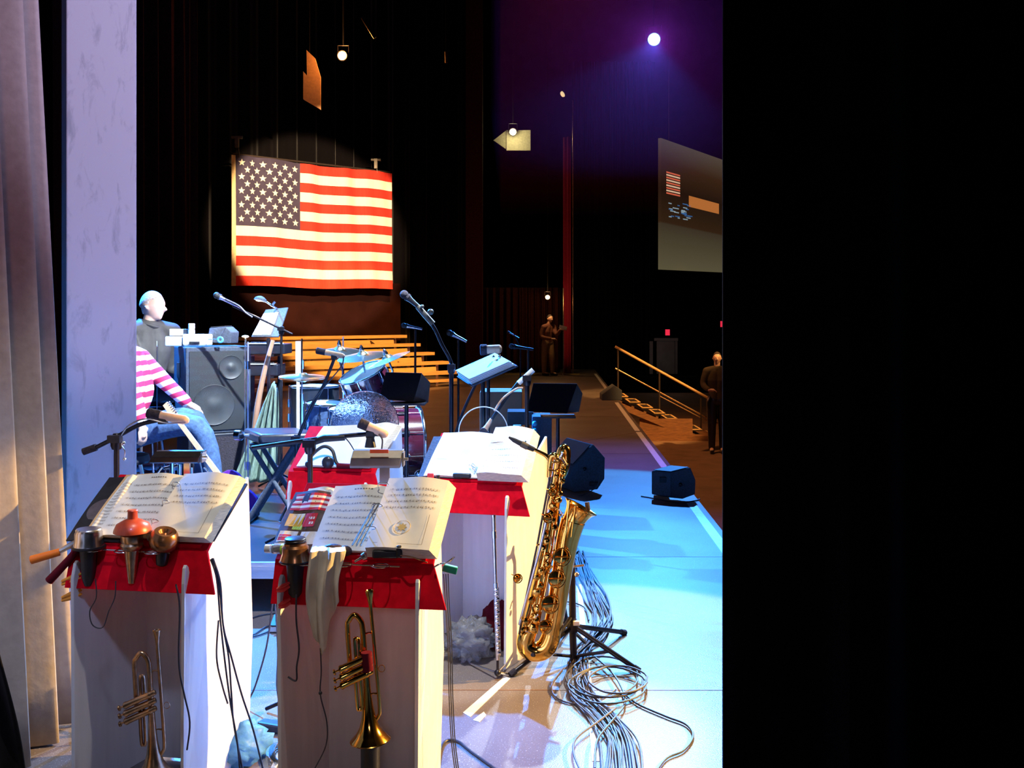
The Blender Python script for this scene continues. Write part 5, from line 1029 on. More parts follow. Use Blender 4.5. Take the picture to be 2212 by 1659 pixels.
def cymbal(px, py, Y, r, ax, label, base_x=None, floor=RZ, m='cymbal', bell=True):
    c = P(px, py, Y); t = thing('cymbal', label, 'cymbal', (c.x, c.y + 0.03, floor)); ax = Vector(ax).normalized()
    mb = MB(); mb.lathe([(0.006, 0.028), (0.025, 0.027), (0.04, 0.012), (r * 0.6, 0.006), (r, -0.008), (r, -0.010), (r * 0.6, 0.003), (0.038, 0.009), (0.006, 0.02)], c, ax, 48); mb.build('plate', m, t)
    mb = MB(); mb.lathe([(0.008, 0.02), (0.016, 0.03), (0.016, 0.045), (0.010, 0.065), (0.005, 0.075)], c, ax, 14); mb.build('wing_nut', 'chrome', t)
    b = Vector((c.x + 0.02, c.y + 0.04, c.z - 0.15))
    mb = MB(); mb.tube([c - ax * 0.01, c - ax * 0.08, b, (b.x, b.y, floor + 0.3)], [0.006, 0.008, 0.009, 0.012]); mb.build('stand_pole', 'chrome', t)
    for k in range(3):
        mb = MB(); mb.tube([(b.x, b.y, floor + 0.32), (b.x + 0.24 * math.cos(k * 2.1 + 0.3), b.y + 0.24 * math.sin(k * 2.1 + 0.3), floor + 0.012)], 0.008); mb.build('leg', 'chrome', t)
cymbal(733, 757, 7.0, 0.15, (0.0, -0.16, 1), 'flat white lit cymbal highest behind the tan overhead microphone')
cymbal(783, 768, 6.7, 0.175, (-0.12, -0.16, 1), 'middle cymbal tilted slightly upward to the right')
cymbal(838, 776, 6.5, 0.155, (-0.40, -0.10, 1), 'steeply tilted ride cymbal above the tilted tom')
hh = thing('hi_hat', 'pair of hi hat cymbals on a chrome pole left of the snare drum', 'cymbal', P(652, 812, 6.6).xy.to_3d() + Vector((0, 0, RZ)))
c = P(652, 812, 6.6)
for dz, s_ in ((0.0, 1), (-0.02, -1)):
    mb = MB(); mb.lathe([(0.006, 0.022 * s_), (0.03, 0.020 * s_), (0.045, 0.006 * s_), (0.155, -0.004 * s_), (0.155, -0.006 * s_), (0.04, 0.002 * s_)], c + Vector((0, 0, dz)), (0.02, -0.06, 1), 40); mb.build('cymbal_plate', 'cymbal', hh)
mb = MB(); mb.tube([c + Vector((0, 0, 0.25)), c + Vector((0, 0, -0.15))], 0.006); mb.tube([c + Vector((0, 0, -0.12)), Vector((c.x, c.y, RZ + 0.05))], 0.014); mb.build('pole', 'chrome', hh)
for k in range(3):
    mb = MB(); mb.tube([(c.x, c.y, RZ + 0.3), (c.x + 0.22 * math.cos(k * 2.1), c.y + 0.2 * math.sin(k * 2.1), RZ + 0.012)], 0.009); mb.build('leg', 'chrome', hh)
pd = thing('drum_pedal', 'chrome bass drum pedal on the riser right of the lamp box', 'pedal', P(905, 1040, 6.2).xy.to_3d() + Vector((0, 0, RZ)))
a = P(905, 1040, 6.2); a.z = RZ
mb = MB(); mb.prism([a + Vector((-0.05, -0.12, 0.02)), a + Vector((0.05, -0.12, 0.02)), a + Vector((0.05, 0.14, 0.10)), a + Vector((-0.05, 0.14, 0.10))], (0, 0, 0.012)); mb.build('footboard', 'chrome', pd)
mb = MB(); mb.tube([a + Vector((-0.07, 0.15, 0.0)), a + Vector((-0.07, 0.15, 0.2)), a + Vector((0.07, 0.15, 0.2)), a + Vector((0.07, 0.15, 0.0))], 0.012); mb.tube([a + Vector((0, 0.15, 0.2)), a + Vector((0.0, 0.02, 0.34))], 0.006); mb.ball(a + Vector((0, 0.0, 0.36)), 0.03); mb.build('beater_frame', 'chrome', pd)
# clear drum shield
def shield(quad, Y0_, Y1_, label):
    (xa, ya), (xb, yb), (xc, yc), (xd, yd) = quad
    a, b, c_, d_ = P(xa, ya, Y0_), P(xb, yb, Y1_), P(xc, yc, Y1_), P(xd, yd, Y0_)
    zt1 = (a.z + b.z) / 2; a.z = b.z = zt1; c_.x, d_.x = b.x, a.x; c_.z = d_.z = RZ + 0.004
    t = thing('drum_shield', label, 'shield', d_)
    n = (b - a).cross(Vector((0, 0, 1))).normalized() * 0.006
    mb = MB(); mb.prism([a, b, c_, d_], n); mb.build('clear_panel', 'acrylic', t, smooth=False)
    for p, q_ in ((a, d_), (b, c_)):
        mb = MB(); mb.cyl(p, q_, 0.006); mb.build('edge_strip', 'acrylic' if p is a else 'aluminium', t)
    for k in (0.15, 0.8):
        mb = MB(); p = b.lerp(c_, k); mb.box(p, (0.03, 0.02, 0.06)); mb.build('hinge', 'chrome', t, smooth=False)
shield([(340, 742), (536, 733), (0, 0), (0, 0)], 7.6, 7.35, 'left clear panel of the drum shield in front of the bass cabinet')
shield([(530, 732), (652, 734), (0, 0), (0, 0)], 7.3, 7.0, 'middle clear panel of the drum shield in front of the keyboards')
shield([(652, 734), (741, 724), (0, 0), (0, 0)], 7.0, 7.6, 'right clear panel of the drum shield behind the hi hat')
mb = MB(); a = P(646, 737, 6.98); b = P(646, 812, 6.98); mb.box(((a.x + b.x) / 2, 6.95, (a.z + b.z) / 2), (0.034, 0.012, a.z - b.z)); mb.box((a.x, 6.95, (b.z + RZ) / 2), (0.02, 0.012, b.z - RZ - 0.002)); tag(mb.build('shield_strip', 'white_plastic', smooth=False), 'white vertical strip joining two clear shield panels', 'strip')
# bench
bn = thing('keyboard_bench', 'padded black bench with crossed legs in front of the drum shield', 'bench', P(590, 1070, 6.6).xy.to_3d() + Vector((0, 0, RZ)))
Yb = 6.45
a, b, c_, d_ = P(525, 922, Yb + 0.18), P(640, 918, Yb + 0.22), P(702, 935, Yb - 0.08), P(560, 938, Yb - 0.2)
zz = (c_.z + d_.z) / 2
for p in (a, b, c_, d_): p.z = zz
mb = MB(); mb.prism([d_, c_, b, a], (0, 0, -0.07)); mb.build('seat_cushion', 'black_vinyl', bn, bevel=0.02)
mb = MB(); cc = (a + b + c_ + d_) / 4; mb.box(cc + Vector((0, 0, -0.085)), (0.36, 0.2, 0.02)); mb.build('seat_frame', 'black_metal', bn)
for s_ in (-1, 1):
    for y_ in (-0.10, 0.10):
        mb = MB(); mb.tube([(cc.x - 0.03 + s_ * 0.14, cc.y + y_, zz - 0.09), (cc.x - 0.03 - s_ * 0.17, cc.y + y_, RZ + 0.02)], 0.017, 10); mb.build('leg', 'cab_blue', bn)
    mb = MB(); mb.cyl((cc.x - 0.03 + s_ * 0.17, cc.y - 0.17, RZ + 0.018), (cc.x - 0.03 + s_ * 0.17, cc.y + 0.17, RZ + 0.018), 0.016); mb.build('foot_bar', 'black_metal', bn)
mb = MB(); c = P(516, 940, Yb); mb.lathe([(0.035, -0.02), (0.035, 0.02), (0.02, 0.03)], c, (1, -0.4, 0), 18); mb.cyl(c, c + Vector((0.12, 0.05, 0)), 0.01); mb.build('clamp_knob', 'chrome', bn)
# keyboards
def keyboard(px0, px1, py, Y, label, hgt=0.09, m='black_vinyl'):
    a, b = P(px0, py, Y), P(px1, py, Y); t = thing('keyboard', label, 'keyboard', (a + b) / 2)
    mb = MB(); mb.prism([a, b, b + Vector((0, 0.30, 0.0)), a + Vector((0, 0.30, 0.0))], (0, 0, hgt)); mb.build('body', m, t, smooth=False, bevel=0.008)
    mb = MB(); mb.box((a + b) / 2 + Vector((0, 0.04, hgt + 0.004)), (b.x - a.x - 0.06, 0.10, 0.008)); mb.build('white_keys', 'white_plastic', t, smooth=False)
    mb = MB()
    for k in range(16): mb.box((a.x + 0.05 + (b.x - a.x - 0.1) * k / 15, Y + 0.06, a.z + hgt + 0.012), (0.008, 0.06, 0.010))
    tag(mb.build('black_keys', 'black_plastic', t, smooth=False), kind='stuff')
    return a, b
keyboard(528, 615, 765, 8.6, 'upper black keyboard behind the clear drum shield')
keyboard(526, 600, 812, 8.6, 'lower black keyboard behind the clear drum shield', 0.10)
ks = thing('keyboard_stand', 'black stand carrying both keyboards behind the clear shield', 'stand', P(560, 1000, 8.5).xy.to_3d() + Vector((0, 0, RZ)))
for px in (534, 594):
    x = P(px, 0, 8.7).x; mb = MB(); mb.tube([(x, 8.88, RZ + 0.01), (x, 8.88, 1.30)], 0.02); mb.build('upright', 'black_metal', ks)
    for py in (765, 812):
        mb = MB(); mb.box((x, 8.74, P(0, py, 8.6).z - 0.012), (0.03, 0.28, 0.02)); mb.build('arm', 'black_metal', ks)
c = P(560, 925, 7.85)
def cloth_bundle():
    mb = MB()
    def fn(u, v):
        wd = 0.02 + 0.15 * (1 - v) ** 0.8; x = P(545, 0, 7.7).x + 0.16 * v + (u - 0.5) * 2 * wd
        return Vector((x, 7.75 + 0.03 * math.sin(u * 26 + v * 2), RZ + 0.05 + v * (0.80 - 0.12 * abs(u - .5))))
    mb.grid(fn, 40, 24); return mb.build('draped_fabric', 'green_fabric', solid=0.01)
tag(cloth_bundle(), 'pale green fabric gathered upright behind the clear shield', 'fabric')
mb = MB(); mb.tube([P(590, 735, 7.9), P(572, 800, 7.85), P(556, 880, 7.8), P(540, 1000, 7.8)], [0.016, 0.02, 0.024, 0.014], 10, smooth=3); tag(mb.build('wooden_pole', 'brown_box'), 'pale wooden pole wrapped into the green fabric', 'pole')
c = P(640, 900, 8.0); t, cc = drum(680, 835, 7.9, 0.20, 0.36, (0, 0, 1), 'dark conga shaped drum behind the clear shield', shell='black_vinyl', nlug=6)
# keyboard player's lamp lit music desk
Ym = 8.0; ms = thing('music_desk', 'blue lit music desk with a bright white page and clip lamp', 'music stand', P(585, 0, Ym).xy.to_3d() + Vector((0, 0, RZ)))
q4 = [P(543, 727, Ym), P(601, 727, Ym - 0.05), P(622, 664, Ym + 0.12), P(574, 669, Ym + 0.15)]
nrm = (q4[1] - q4[0]).cross(q4[3] - q4[0]).normalized(); nrm = nrm if nrm.y < 0 else -nrm
mb = MB(); mb.prism(q4, -nrm * 0.012); mb.build('desk_plate', 'cab_blue', ms, smooth=False)
def dq(u, v, off): a_ = q4[0].lerp(q4[1], u); b_ = q4[3].lerp(q4[2], u); return a_.lerp(b_, v) + nrm * off
mb = MB(); mb.prism([dq(0.02, 0.05, 0.002), dq(0.70, 0.05, 0.002), dq(0.66, 0.84, 0.002), dq(0.02, 0.84, 0.002)], nrm * 0.004); pg = mb.build('white_page', 'white_plastic', ms, smooth=False)
mb = MB(); mb.cyl(dq(0.6, 0, -0.02), Vector((dq(0.6, 0, 0).x, Ym + 0.05, RZ + 0.02)), 0.014); mb.build('pole', 'black_metal', ms)
mb = MB(); a_ = P(562, 650, Ym - 0.1); mb.tube([dq(0.5, 1.0, 0.0), P(590, 662, Ym), P(575, 652, Ym - 0.08)], 0.008, 8, smooth=3); mb.tube([P(586, 662, Ym), P(594, 652, Ym)], 0.01); mb.build('lamp_arm', 'silver', ms)
mb = MB(); mb.lathe([(0.052, 0.0), (0.047, 0.02), (0.025, 0.035), (0.01, 0.04)], a_, (0.25, 0.1, 1), 20, cap=False); mb.lathe([(0.050, 0.001), (0.044, 0.018), (0.0, 0.03)], a_, (0.25, 0.1, 1), 20, cap=False); mb.build('lamp_shade', 'cab_blue', ms, normals=False)
mb = MB(); mb.ball(a_ + Vector((0.0, 0, 0.006)), 0.03, 12, (1.2, 1, 0.35)); mb.build('lamp_bulb', 'lamp_yellow', ms)
point('music_lamp_light', a_ + Vector((0, -0.03, -0.05)), 6, (1.0, 0.9, 0.7), 0.03)
mb = MB(); mb.ball(P(530, 727, 8.6), 0.025, 10, (1.3, 1, 0.5)); mb.cyl(P(530, 727, 8.6), P(530, 748, 8.6), 0.006); tag(mb.build('small_light', 'lamp_dim'), 'tiny warm light glowing behind the top of the bass cabinet', 'lamp')
# tilted conductor scores
Yt = 6.0; ts = thing('score_stand', 'tilted music stand stacked with blue white scores', 'music stand', (P(1051, 0, Yt).x, Yt + 0.05, 0))
u_, v_ = (P(1120, 788, Yt) - P(1020, 832, Yt)), (P(1003, 818, Yt + 0.05) - P(1020, 832, Yt)); v2 = Vector((-0.10, 0.22, 0.045))
b0 = P(1020, 836, Yt)
mb = MB(); mb.prism([b0, b0 + u_, b0 + u_ + v2, b0 + v2], Vector((-0.008, -0.012, 0.008))); mb.build('desk_plate', 'cab_blue', ts, smooth=False)
nn = u_.cross(v2).normalized(); nn = nn if nn.z > 0 else -nn
for k in range(5):
    mb = MB(); o_ = b0 + nn * (0.012 + 0.009 * k) + u_ * (0.02 + 0.01 * (k % 2)) + v2 * 0.03; s_ = 0.93 - 0.015 * k
    mb.prism([o_, o_ + u_ * s_, o_ + u_ * s_ + v2 * 0.95, o_ + v2 * 0.95], nn * 0.007); tag(mb.build('score', 'paper', smooth=False), 'white score stacked on the tilted music stand', 'score', 'scores stacked on the tilted stand')
mb = MB(); mb.cyl(b0 + u_ * 0.35 + v2 * 0.5 - nn * 0.03, (P(1051, 0, Yt).x, Yt + 0.1, 0.03), 0.013); mb.build('pole', 'black_metal', ts)
mb = MB(); mb.lathe([(0.16, 0), (0.16, 0.012), (0.02, 0.03)], (P(1051, 0, Yt).x, Yt + 0.1, 0.002), (0, 0, 1), 20); mb.build('base', 'black_metal', ts)
for px, py in ((1066, 771), (1079, 770), (1050, 789)):
    mb = MB(); mb.ball(P(px, py, Yt + 0.1), 0.010); mb.build('knob', 'chrome', ts)
# equipment behind the sheets at centre
Ye = 7.9
mb = MB(); a, b = P(1036, 847, Ye), P(1128, 930, Ye); b.z = 0.003; mb.box(((a.x + b.x) / 2, Ye + 0.25, (a.z + b.z) / 2), (b.x - a.x, 0.4, a.z - b.z)); tag(mb.build('wooden_box', 'brown_box', smooth=False, bevel=0.008), 'brown wooden box behind the tilted score stand', 'box')
mb = MB(); a, b = P(1096, 889, 7.4), P(1152, 918, 7.4); b.z = a.z - 0.1; mb.box(((a.x + b.x) / 2, 7.5, (a.z + b.z) / 2), (b.x - a.x, 0.25, a.z - b.z)); o = tag(mb.build('equipment_tray', 'black_plastic', smooth=False, bevel=0.005), 'black case beside the blue cabinet behind the sheets', 'case')
cs_ = thing('blue_cabinet', 'dark blue cabinet with two blue knobs behind the saxophone mouthpiece', 'cabinet', (P(1172, 0, 7.2).x, 7.2, 0))
mb = MB(); a, b = P(1150, 900, 7.2), P(1192, 950, 7.2); mb.box(((a.x + b.x) / 2, 7.35, a.z / 2 + 0.001), (b.x - a.x, 0.3, a.z - 0.002)); mb.build('cabinet_body', 'cab_blue', cs_, smooth=False, bevel=0.006)
for py in (915, 931):
    mb = MB(); mb.ball(P(1155, py, 7.17), 0.020); mb.build('knob', 'cyan_plastic', cs_)
mb = MB(); p_ = P(1117, 945, 6.9); p_.z = P(0, 918, 6.9).z - 0.10; mb.lathe([(0.024, 0), (0.028, 0.10), (0.026, 0.10), (0.022, 0.004)], p_, (0, 0, 1), 20, cap=False); mb.lathe([(0.024, 0.0), (0.001, 0.0)], p_, (0, 0, 1), 20, cap=False)
tag(mb.build('paper_cup', 'white_plastic', normals=False), 'white cup standing behind the open white sheets', 'cup')
mb = MB(); mb.box((p_.x, 6.95, p_.z / 2), (0.3, 0.2, p_.z - 0.002)); tag(mb.build('cup_table', 'black_vinyl', smooth=False, bevel=0.004), 'low black table under the white cup', 'table')
# items on the floor of the gap between the front stands
ft = thing('foot_pedal', 'small metal foot pedal on the floor between the two front stands', 'pedal', G(600, 1365))
a = G(600, 1370); mb = MB(); mb.box(a + Vector((0, 0.05, 0.02)), (0.10, 0.07, 0.035)); mb.build('housing', 'silver', ft, smooth=False, bevel=0.006)
mb = MB(); mb.prism([a + Vector((-0.04, 0, 0.04)), a + Vector((0.04, 0, 0.04)), a + Vector((0.04, 0.09, 0.07)), a + Vector((-0.04, 0.09, 0.07))], (0, 0, 0.006)); mb.build('treadle', 'black_metal', ft, smooth=False)
mb = MB(); a = G(592, 1580); mb.box(a + Vector((0, 0, 0.02)), (0.13, 0.05, 0.036), Matrix.Rotation(R(-20), 3, 'Z')); tag(mb.build('power_adapter', 'black_plastic', smooth=False, bevel=0.008), 'black power brick on the floor among the cables left of the towel stand', 'adapter')
mb = MB(); a, b = G(585, 1659), G(612, 1600); mb.prism([a, b, b + Vector((0.02, 0, 0)), a + Vector((0.02, 0, 0))], (0, 0, 0.002)); tag(mb.build('floor_tape', 'tape_white', smooth=False), 'short white tape strip on the floor left of the towel stand', 'tape')

# ------------------------------------------------------------------ cables
def cable(pts, r, label, group=None, m='cable', n=6, sm=6, name='cable'):
    mb = MB(); mb.tube(pts, r, n, smooth=sm); return tag(mb.build(name, m), label, 'cable', group)
def fl_(px, py, z=0.006): return G(px, py, z)
rc = random.Random(21); grp = 'audio cables in the floor bundle'
path = [(1246, 1195), (1262, 1240), (1285, 1290), (1300, 1335), (1285, 1375), (1262, 1400), (1245, 1440), (1255, 1500), (1300, 1545), (1335, 1600), (1340, 1690)]
for k in range(20):
    off = rc.uniform(-20, 22); pts = []; ph = rc.uniform(0, 6.28); zz = 0.006 + 0.003 * (k % 5)
    sc_ = [0.5, 0.8, 1.0, 0.9, 0.8, 0.5, 0.9, 1.3, 1.5, 1.8, 2.1]
    for i, (x, y) in enumerate(path): pts.append(fl_(x + off * sc_[i] + 6 * math.sin(ph + i * 1.7), y + 5 * math.cos(ph * 2 + i), zz))
    cable(pts, 0.0035 + 0.001 * (k % 2), 'cable in the thick bundle running down the lit floor beside the saxophone stand', grp, 'cable_grey' if k % 4 else 'cable')
lp = [(1300, 1462, 76, 44), (1318, 1472, 70, 34), (1312, 1480, 82, 40), (1335, 1468, 62, 30)]
for k, (cx, cy, rx, ry) in enumerate(lp):
    mb = MB(); pts = [fl_(cx + rx * math.cos(a * 2 * PI / 28) * (1 + 0.04 * math.sin(a)), cy + ry * math.sin(a * 2 * PI / 28), 0.022 + 0.005 * k) for a in range(28)]
    mb.tube(pts, 0.0045, 6, closed=True); tag(mb.build('cable_loop', 'cable_grey' if k % 2 else 'cable'), 'loop of coiled cable lying on top of the floor bundle', 'cable', 'coiled loops on the cable bundle')
cable([fl_(x, y) for x, y in [(1215, 1445), (1192, 1478), (1200, 1505), (1240, 1520), (1290, 1512), (1330, 1490)]], 0.004, 'cable swinging out left from the coil below the saxophone stand', m='cable_grey')
cable([fl_(x, y, 0.008) for x, y in [(1350, 1500), (1380, 1522), (1440, 1548), (1482, 1565), (1497, 1590), (1478, 1620), (1440, 1638), (1415, 1670)]], 0.0045, 'single black cable looping away right across the bright floor')
cable([fl_(x, y, 0.02) for x, y in [(1330, 1530), (1290, 1560), (1245, 1595), (1240, 1630), (1262, 1680)]], 0.0045, 'cable curling left off the lower end of the floor bundle', m='cable_grey')
cable([fl_(x, y, 0.02) for x, y in [(1280, 1415), (1315, 1445), (1340, 1480), (1350, 1520), (1320, 1560), (1290, 1600), (1285, 1660)]], 0.0045, 'black cable crossing the coil from the stand foot')
cable([fl_(x, y, 0.01) for x, y in [(1185, 1310), (1225, 1300), (1262, 1312), (1272, 1340)]], 0.004, 'short cable arching behind the saxophone stand pole')
cable([fl_(x, y, 0.01) for x, y in [(1110, 1395), (1150, 1350), (1200, 1330), (1245, 1338)]], 0.004, 'cable running from under the saxophone bow to the bundle')
# cables hanging from the front stands
Yc_ = 3.32
for k, (pts, lb) in enumerate([
    ([(455, 1208), (468, 1250), (476, 1340), (486, 1430), (498, 1520), (512, 1600), (520, 1680)], 'leftmost cable hanging down the bright side of the orange clipped stand'),
    ([(458, 1206), (472, 1250), (482, 1350), (494, 1420), (500, 1500), (506, 1570), (528, 1680)], 'middle cable hanging down the bright side of the orange clipped stand'),
    ([(460, 1206), (476, 1260), (482, 1350), (500, 1420), (522, 1500), (548, 1580), (575, 1690)], 'cable slanting right across the bright side to the floor')]):
    cable([P(x, y, Yc_ + 0.004 * k - 0.03) for x, y in pts], 0.0032, lb)
cable([P(x, y, 3.25) for x, y in [(472, 1340), (468, 1420), (480, 1480), (492, 1520)]], 0.003, 'beaded grey cable beside the hanging stand cables', m='cable_grey')
cable([P(x, y, 4.1) for x, y in [(596, 1240), (588, 1310), (575, 1400), (552, 1480), (535, 1520), (510, 1600), (485, 1680)]], 0.004, 'dark cable hanging across the gap between the front stands')
cable([P(x, y, 3.9) for x, y in [(592, 1260), (600, 1400), (598, 1480), (605, 1540), (596, 1600), (590, 1640)]], 0.0035, 'thin cable hanging in the gap just left of the towel stand')
cable([P(x, y, 3.06) for x, y in [(640, 1285), (640, 1340), (646, 1400), (641, 1440), (640, 1470), (622, 1462)]], 0.003, 'black lead with a plug hanging inside the towel stand')
cable([P(x, y, 3.06) for x, y in [(692, 1400), (694, 1450), (692, 1500), (706, 1560), (704, 1610), (680, 1660)]], 0.0022, 'thin earphone lead hanging below the cream towel')
mb = MB(); mb.ball(P(692, 1497, 3.05), 0.006); tag(mb.build('lead_bead', 'black_plastic'), 'tiny black bead on the earphone lead below the towel', 'bead')
cable([P(x, y, 3.25) for x, y in [(206, 1250), (208, 1290), (194, 1320), (200, 1350), (222, 1355), (235, 1320), (248, 1290), (250, 1255)]], 0.002, 'thin looped lead hanging inside the orange clipped stand')
cable([P(x, y, 3.25) for x, y in [(380, 1262), (388, 1310), (386, 1400), (388, 1450), (398, 1500), (410, 1560), (404, 1620)]], 0.003, 'thin black lead hanging beside the right panel of the left stand')
for k in range(3):
    cable([P(958 + k * 5, 1240, 3.15)] + [P(x + k * 4, y, 3.15 + 0.02 * k) for x, y in [(962, 1300), (968, 1400), (970, 1500), (975, 1600), (985, 1680)]], 0.002, ['outer', 'middle', 'inner'][k] + ' cable of the three hanging from the green clamp', m='cable' if k else 'cable_grey')
cable([G(x, y, 0.006) for x, y in [(940, 1700), (955, 1610), (985, 1600), (1020, 1625), (1080, 1668)]], 0.005, 'thick black cable on the floor right of the towel stand')
for k in range(6):
    pts = [G(598 + 16 * math.cos(a * 0.9 + k) + k * 2, 1625 + 20 * math.sin(a * 0.9 + k), 0.006 + 0.004 * k) for a in range(8)]
    cable(pts, 0.003, 'small tangle of black cable on the floor left of the towel stand', 'tangled cables between the front stands')
for k, pts in enumerate([[(522, 1345), (560, 1330), (610, 1322)], [(520, 1380), (560, 1372), (612, 1350)], [(525, 1365), (545, 1372), (580, 1352), (615, 1356)]]):
    cable([G(x, y, 0.006) for x, y in pts], 0.004, ['back', 'front', 'middle'][k] + ' cable on the floor below the riser edge between the stands')

# ------------------------------------------------------------------ people
from mathutils import noise
def skin_mesh(chains, sub=2):
    """tapered limbs laid along joint chains; fused into one surface by the voxel remesh of finish()"""
    mb = MB()
    for ch in chains:
        pts = [Vector(p) for p, r in ch]; rs = [(r[0] + r[1]) / 2 if isinstance(r, tuple) else r for p, r in ch]
        if len(pts) > 1: mb.tube(pts, rs, 16, smooth=5 if len(pts) > 2 else 0)
        for p, r in zip(pts, rs): mb.ball(p, r * 0.995, 14)
    bmesh.ops.recalc_face_normals(mb.bm, faces=mb.bm.faces); return mb.bm
def head_bm(c, yaw, size=0.235, pitch=0.0):
    """head facing +x before yaw; size chin to crown"""
    bm = bmesh.new(); bmesh.ops.create_uvsphere(bm, u_segments=48, v_segments=40, radius=1)
    def g(d, x, y, z, s): v = Vector((x, y, z)).normalized(); return math.exp(-((d - v).length / s) ** 2)
    Rz = Matrix.Rotation(yaw, 3, 'Z') @ Matrix.Rotation(pitch, 3, 'Y')
    for v in bm.verts:
        d = v.co.normalized(); p = Vector((d.x * 0.42, d.y * 0.335, d.z * 0.50))
        if d.z < 0: p.x = p.x * (1 - 0.10 * -d.z) + 0.05 * (-d.z); p.y *= (1 - 0.25 * (-d.z))
        if d.z < -0.1 and d.x < 0: p.x *= 0.82
        k = 0.0
        k += 0.13 * g(d, 1, 0, -0.24, 0.12) + 0.06 * g(d, 1, 0, -0.10, 0.11)      # nose
        k += 0.028 * g(d, 1, 0, -0.52, 0.13) + 0.022 * g(d, 1, 0, -0.66, 0.09)        # lips
        k += 0.060 * g(d, 0.8, 0, -1.0, 0.22)                                        # chin
        k += 0.022 * (g(d, 1, 0.35, 0.12, 0.18) + g(d, 1, -0.35, 0.12, 0.18))         # brow
        k -= 0.035 * (g(d, 1, 0.38, -0.04, 0.13) + g(d, 1, -0.38, -0.04, 0.13))       # eye sockets
        k += 0.016 * (g(d, 1, 0.38, -0.05, 0.06) + g(d, 1, -0.38, -0.05, 0.06))       # eyes
        k -= 0.020 * g(d, 1, 0, -0.585, 0.05)
        for s_ in (-1, 1): k += 0.085 * g(d, -0.05, s_, -0.12, 0.13) - 0.02 * g(d, 0.1, s_, -0.1, 0.07)
        p += d * k; v.co = Rz @ (p * size) + Vector(c)
    return bm
def merge(bms):
    out = bmesh.new()
    for b in bms:
        m = bpy.data.meshes.new('t'); b.to_mesh(m); b.free(); out.from_mesh(m); bpy.data.meshes.remove(m)
    return out
def finish(bm, name, m, parent, vox=0.008, smooth=3):
    mb = MB(); mb.bm.free(); mb.bm = bm; o = mb.build(name, m, parent)
    r = o.modifiers.new('fuse', 'REMESH'); r.mode = 'VOXEL'; r.voxel_size = vox; r.use_smooth_shade = True
    s = o.modifiers.new('soft', 'SMOOTH'); s.iterations = smooth; s.factor = 0.5
    return o
def V(*a): return Vector(a)
def hand(wrist, dirv, up, sc=1.0, curl=0.5):
    """palm and five fingers as skinned chains"""
    d = Vector(dirv).normalized(); u = Vector(up); u = (u - d * u.dot(d)).normalized(); s = d.cross(u).normalized(); w_ = Vector(wrist); ch = []
    palm = w_ + d * 0.05 * sc; ch.append([(w_, 0.024 * sc), (palm, (0.036 * sc, 0.020 * sc)), (w_ + d * 0.085 * sc, (0.036 * sc, 0.016 * sc))])
    for k, L in enumerate((0.068, 0.078, 0.073, 0.058)):
        r0 = w_ + d * 0.085 * sc + s * (k - 1.5) * 0.019 * sc; c_ = curl
        a_ = r0 + (d * math.cos(c_ * .5) - u * math.sin(c_ * .5)) * L * 0.45 * sc; b_ = a_ + (d * math.cos(c_ * 1.4) - u * math.sin(c_ * 1.4)) * L * 0.35 * sc; e_ = b_ + (d * math.cos(c_ * 2.1) - u * math.sin(c_ * 2.1)) * L * 0.28 * sc
        ch.append([(r0 - d * 0.02 * sc, 0.0095 * sc), (r0, 0.0095 * sc), (a_, 0.009 * sc), (b_, 0.0082 * sc), (e_, 0.007 * sc)])
    t0 = w_ + d * 0.03 * sc + s * -0.030 * sc
    ch.append([(w_ + d * 0.025 * sc - s * 0.012 * sc, 0.013 * sc), (t0, 0.012 * sc), (t0 + (d * 0.7 - s * 0.6 - u * 0.3) * 0.038 * sc, 0.0105 * sc), (t0 + (d * 0.95 - s * 0.5 - u * 0.5) * 0.062 * sc, 0.009 * sc)])
    return [skin_mesh([c], 1) for c in ch]
def hair_cap(c, yaw, size, m, parent, name='hair', low=-0.05):
    bm = bmesh.new(); bmesh.ops.create_uvsphere(bm, u_segments=40, v_segments=28, radius=1); Rz = Matrix.Rotation(yaw, 3, 'Z'); kill = []
    for v in bm.verts:
        d = v.co.normalized()
        line = 0.52 * max(0, d.x) + (0.15 if d.x > 0.2 else -0.55 * max(0, min(1, (0.2 - d.x) * 1.6)))
        if d.z < line: kill.append(v); continue
        p = Vector((d.x * 0.42, d.y * 0.335, d.z * 0.50)); 
        if d.z < 0: p.x *= (0.82 if d.z < -0.1 else 0.95)
        p *= 1.006; v.co = Rz @ (p * size) + Vector(c)
    bmesh.ops.delete(bm, geom=kill, context='VERTS')
    mb = MB(); mb.bm.free(); mb.bm = bm; return mb.build(name, m, parent, solid=0.002)

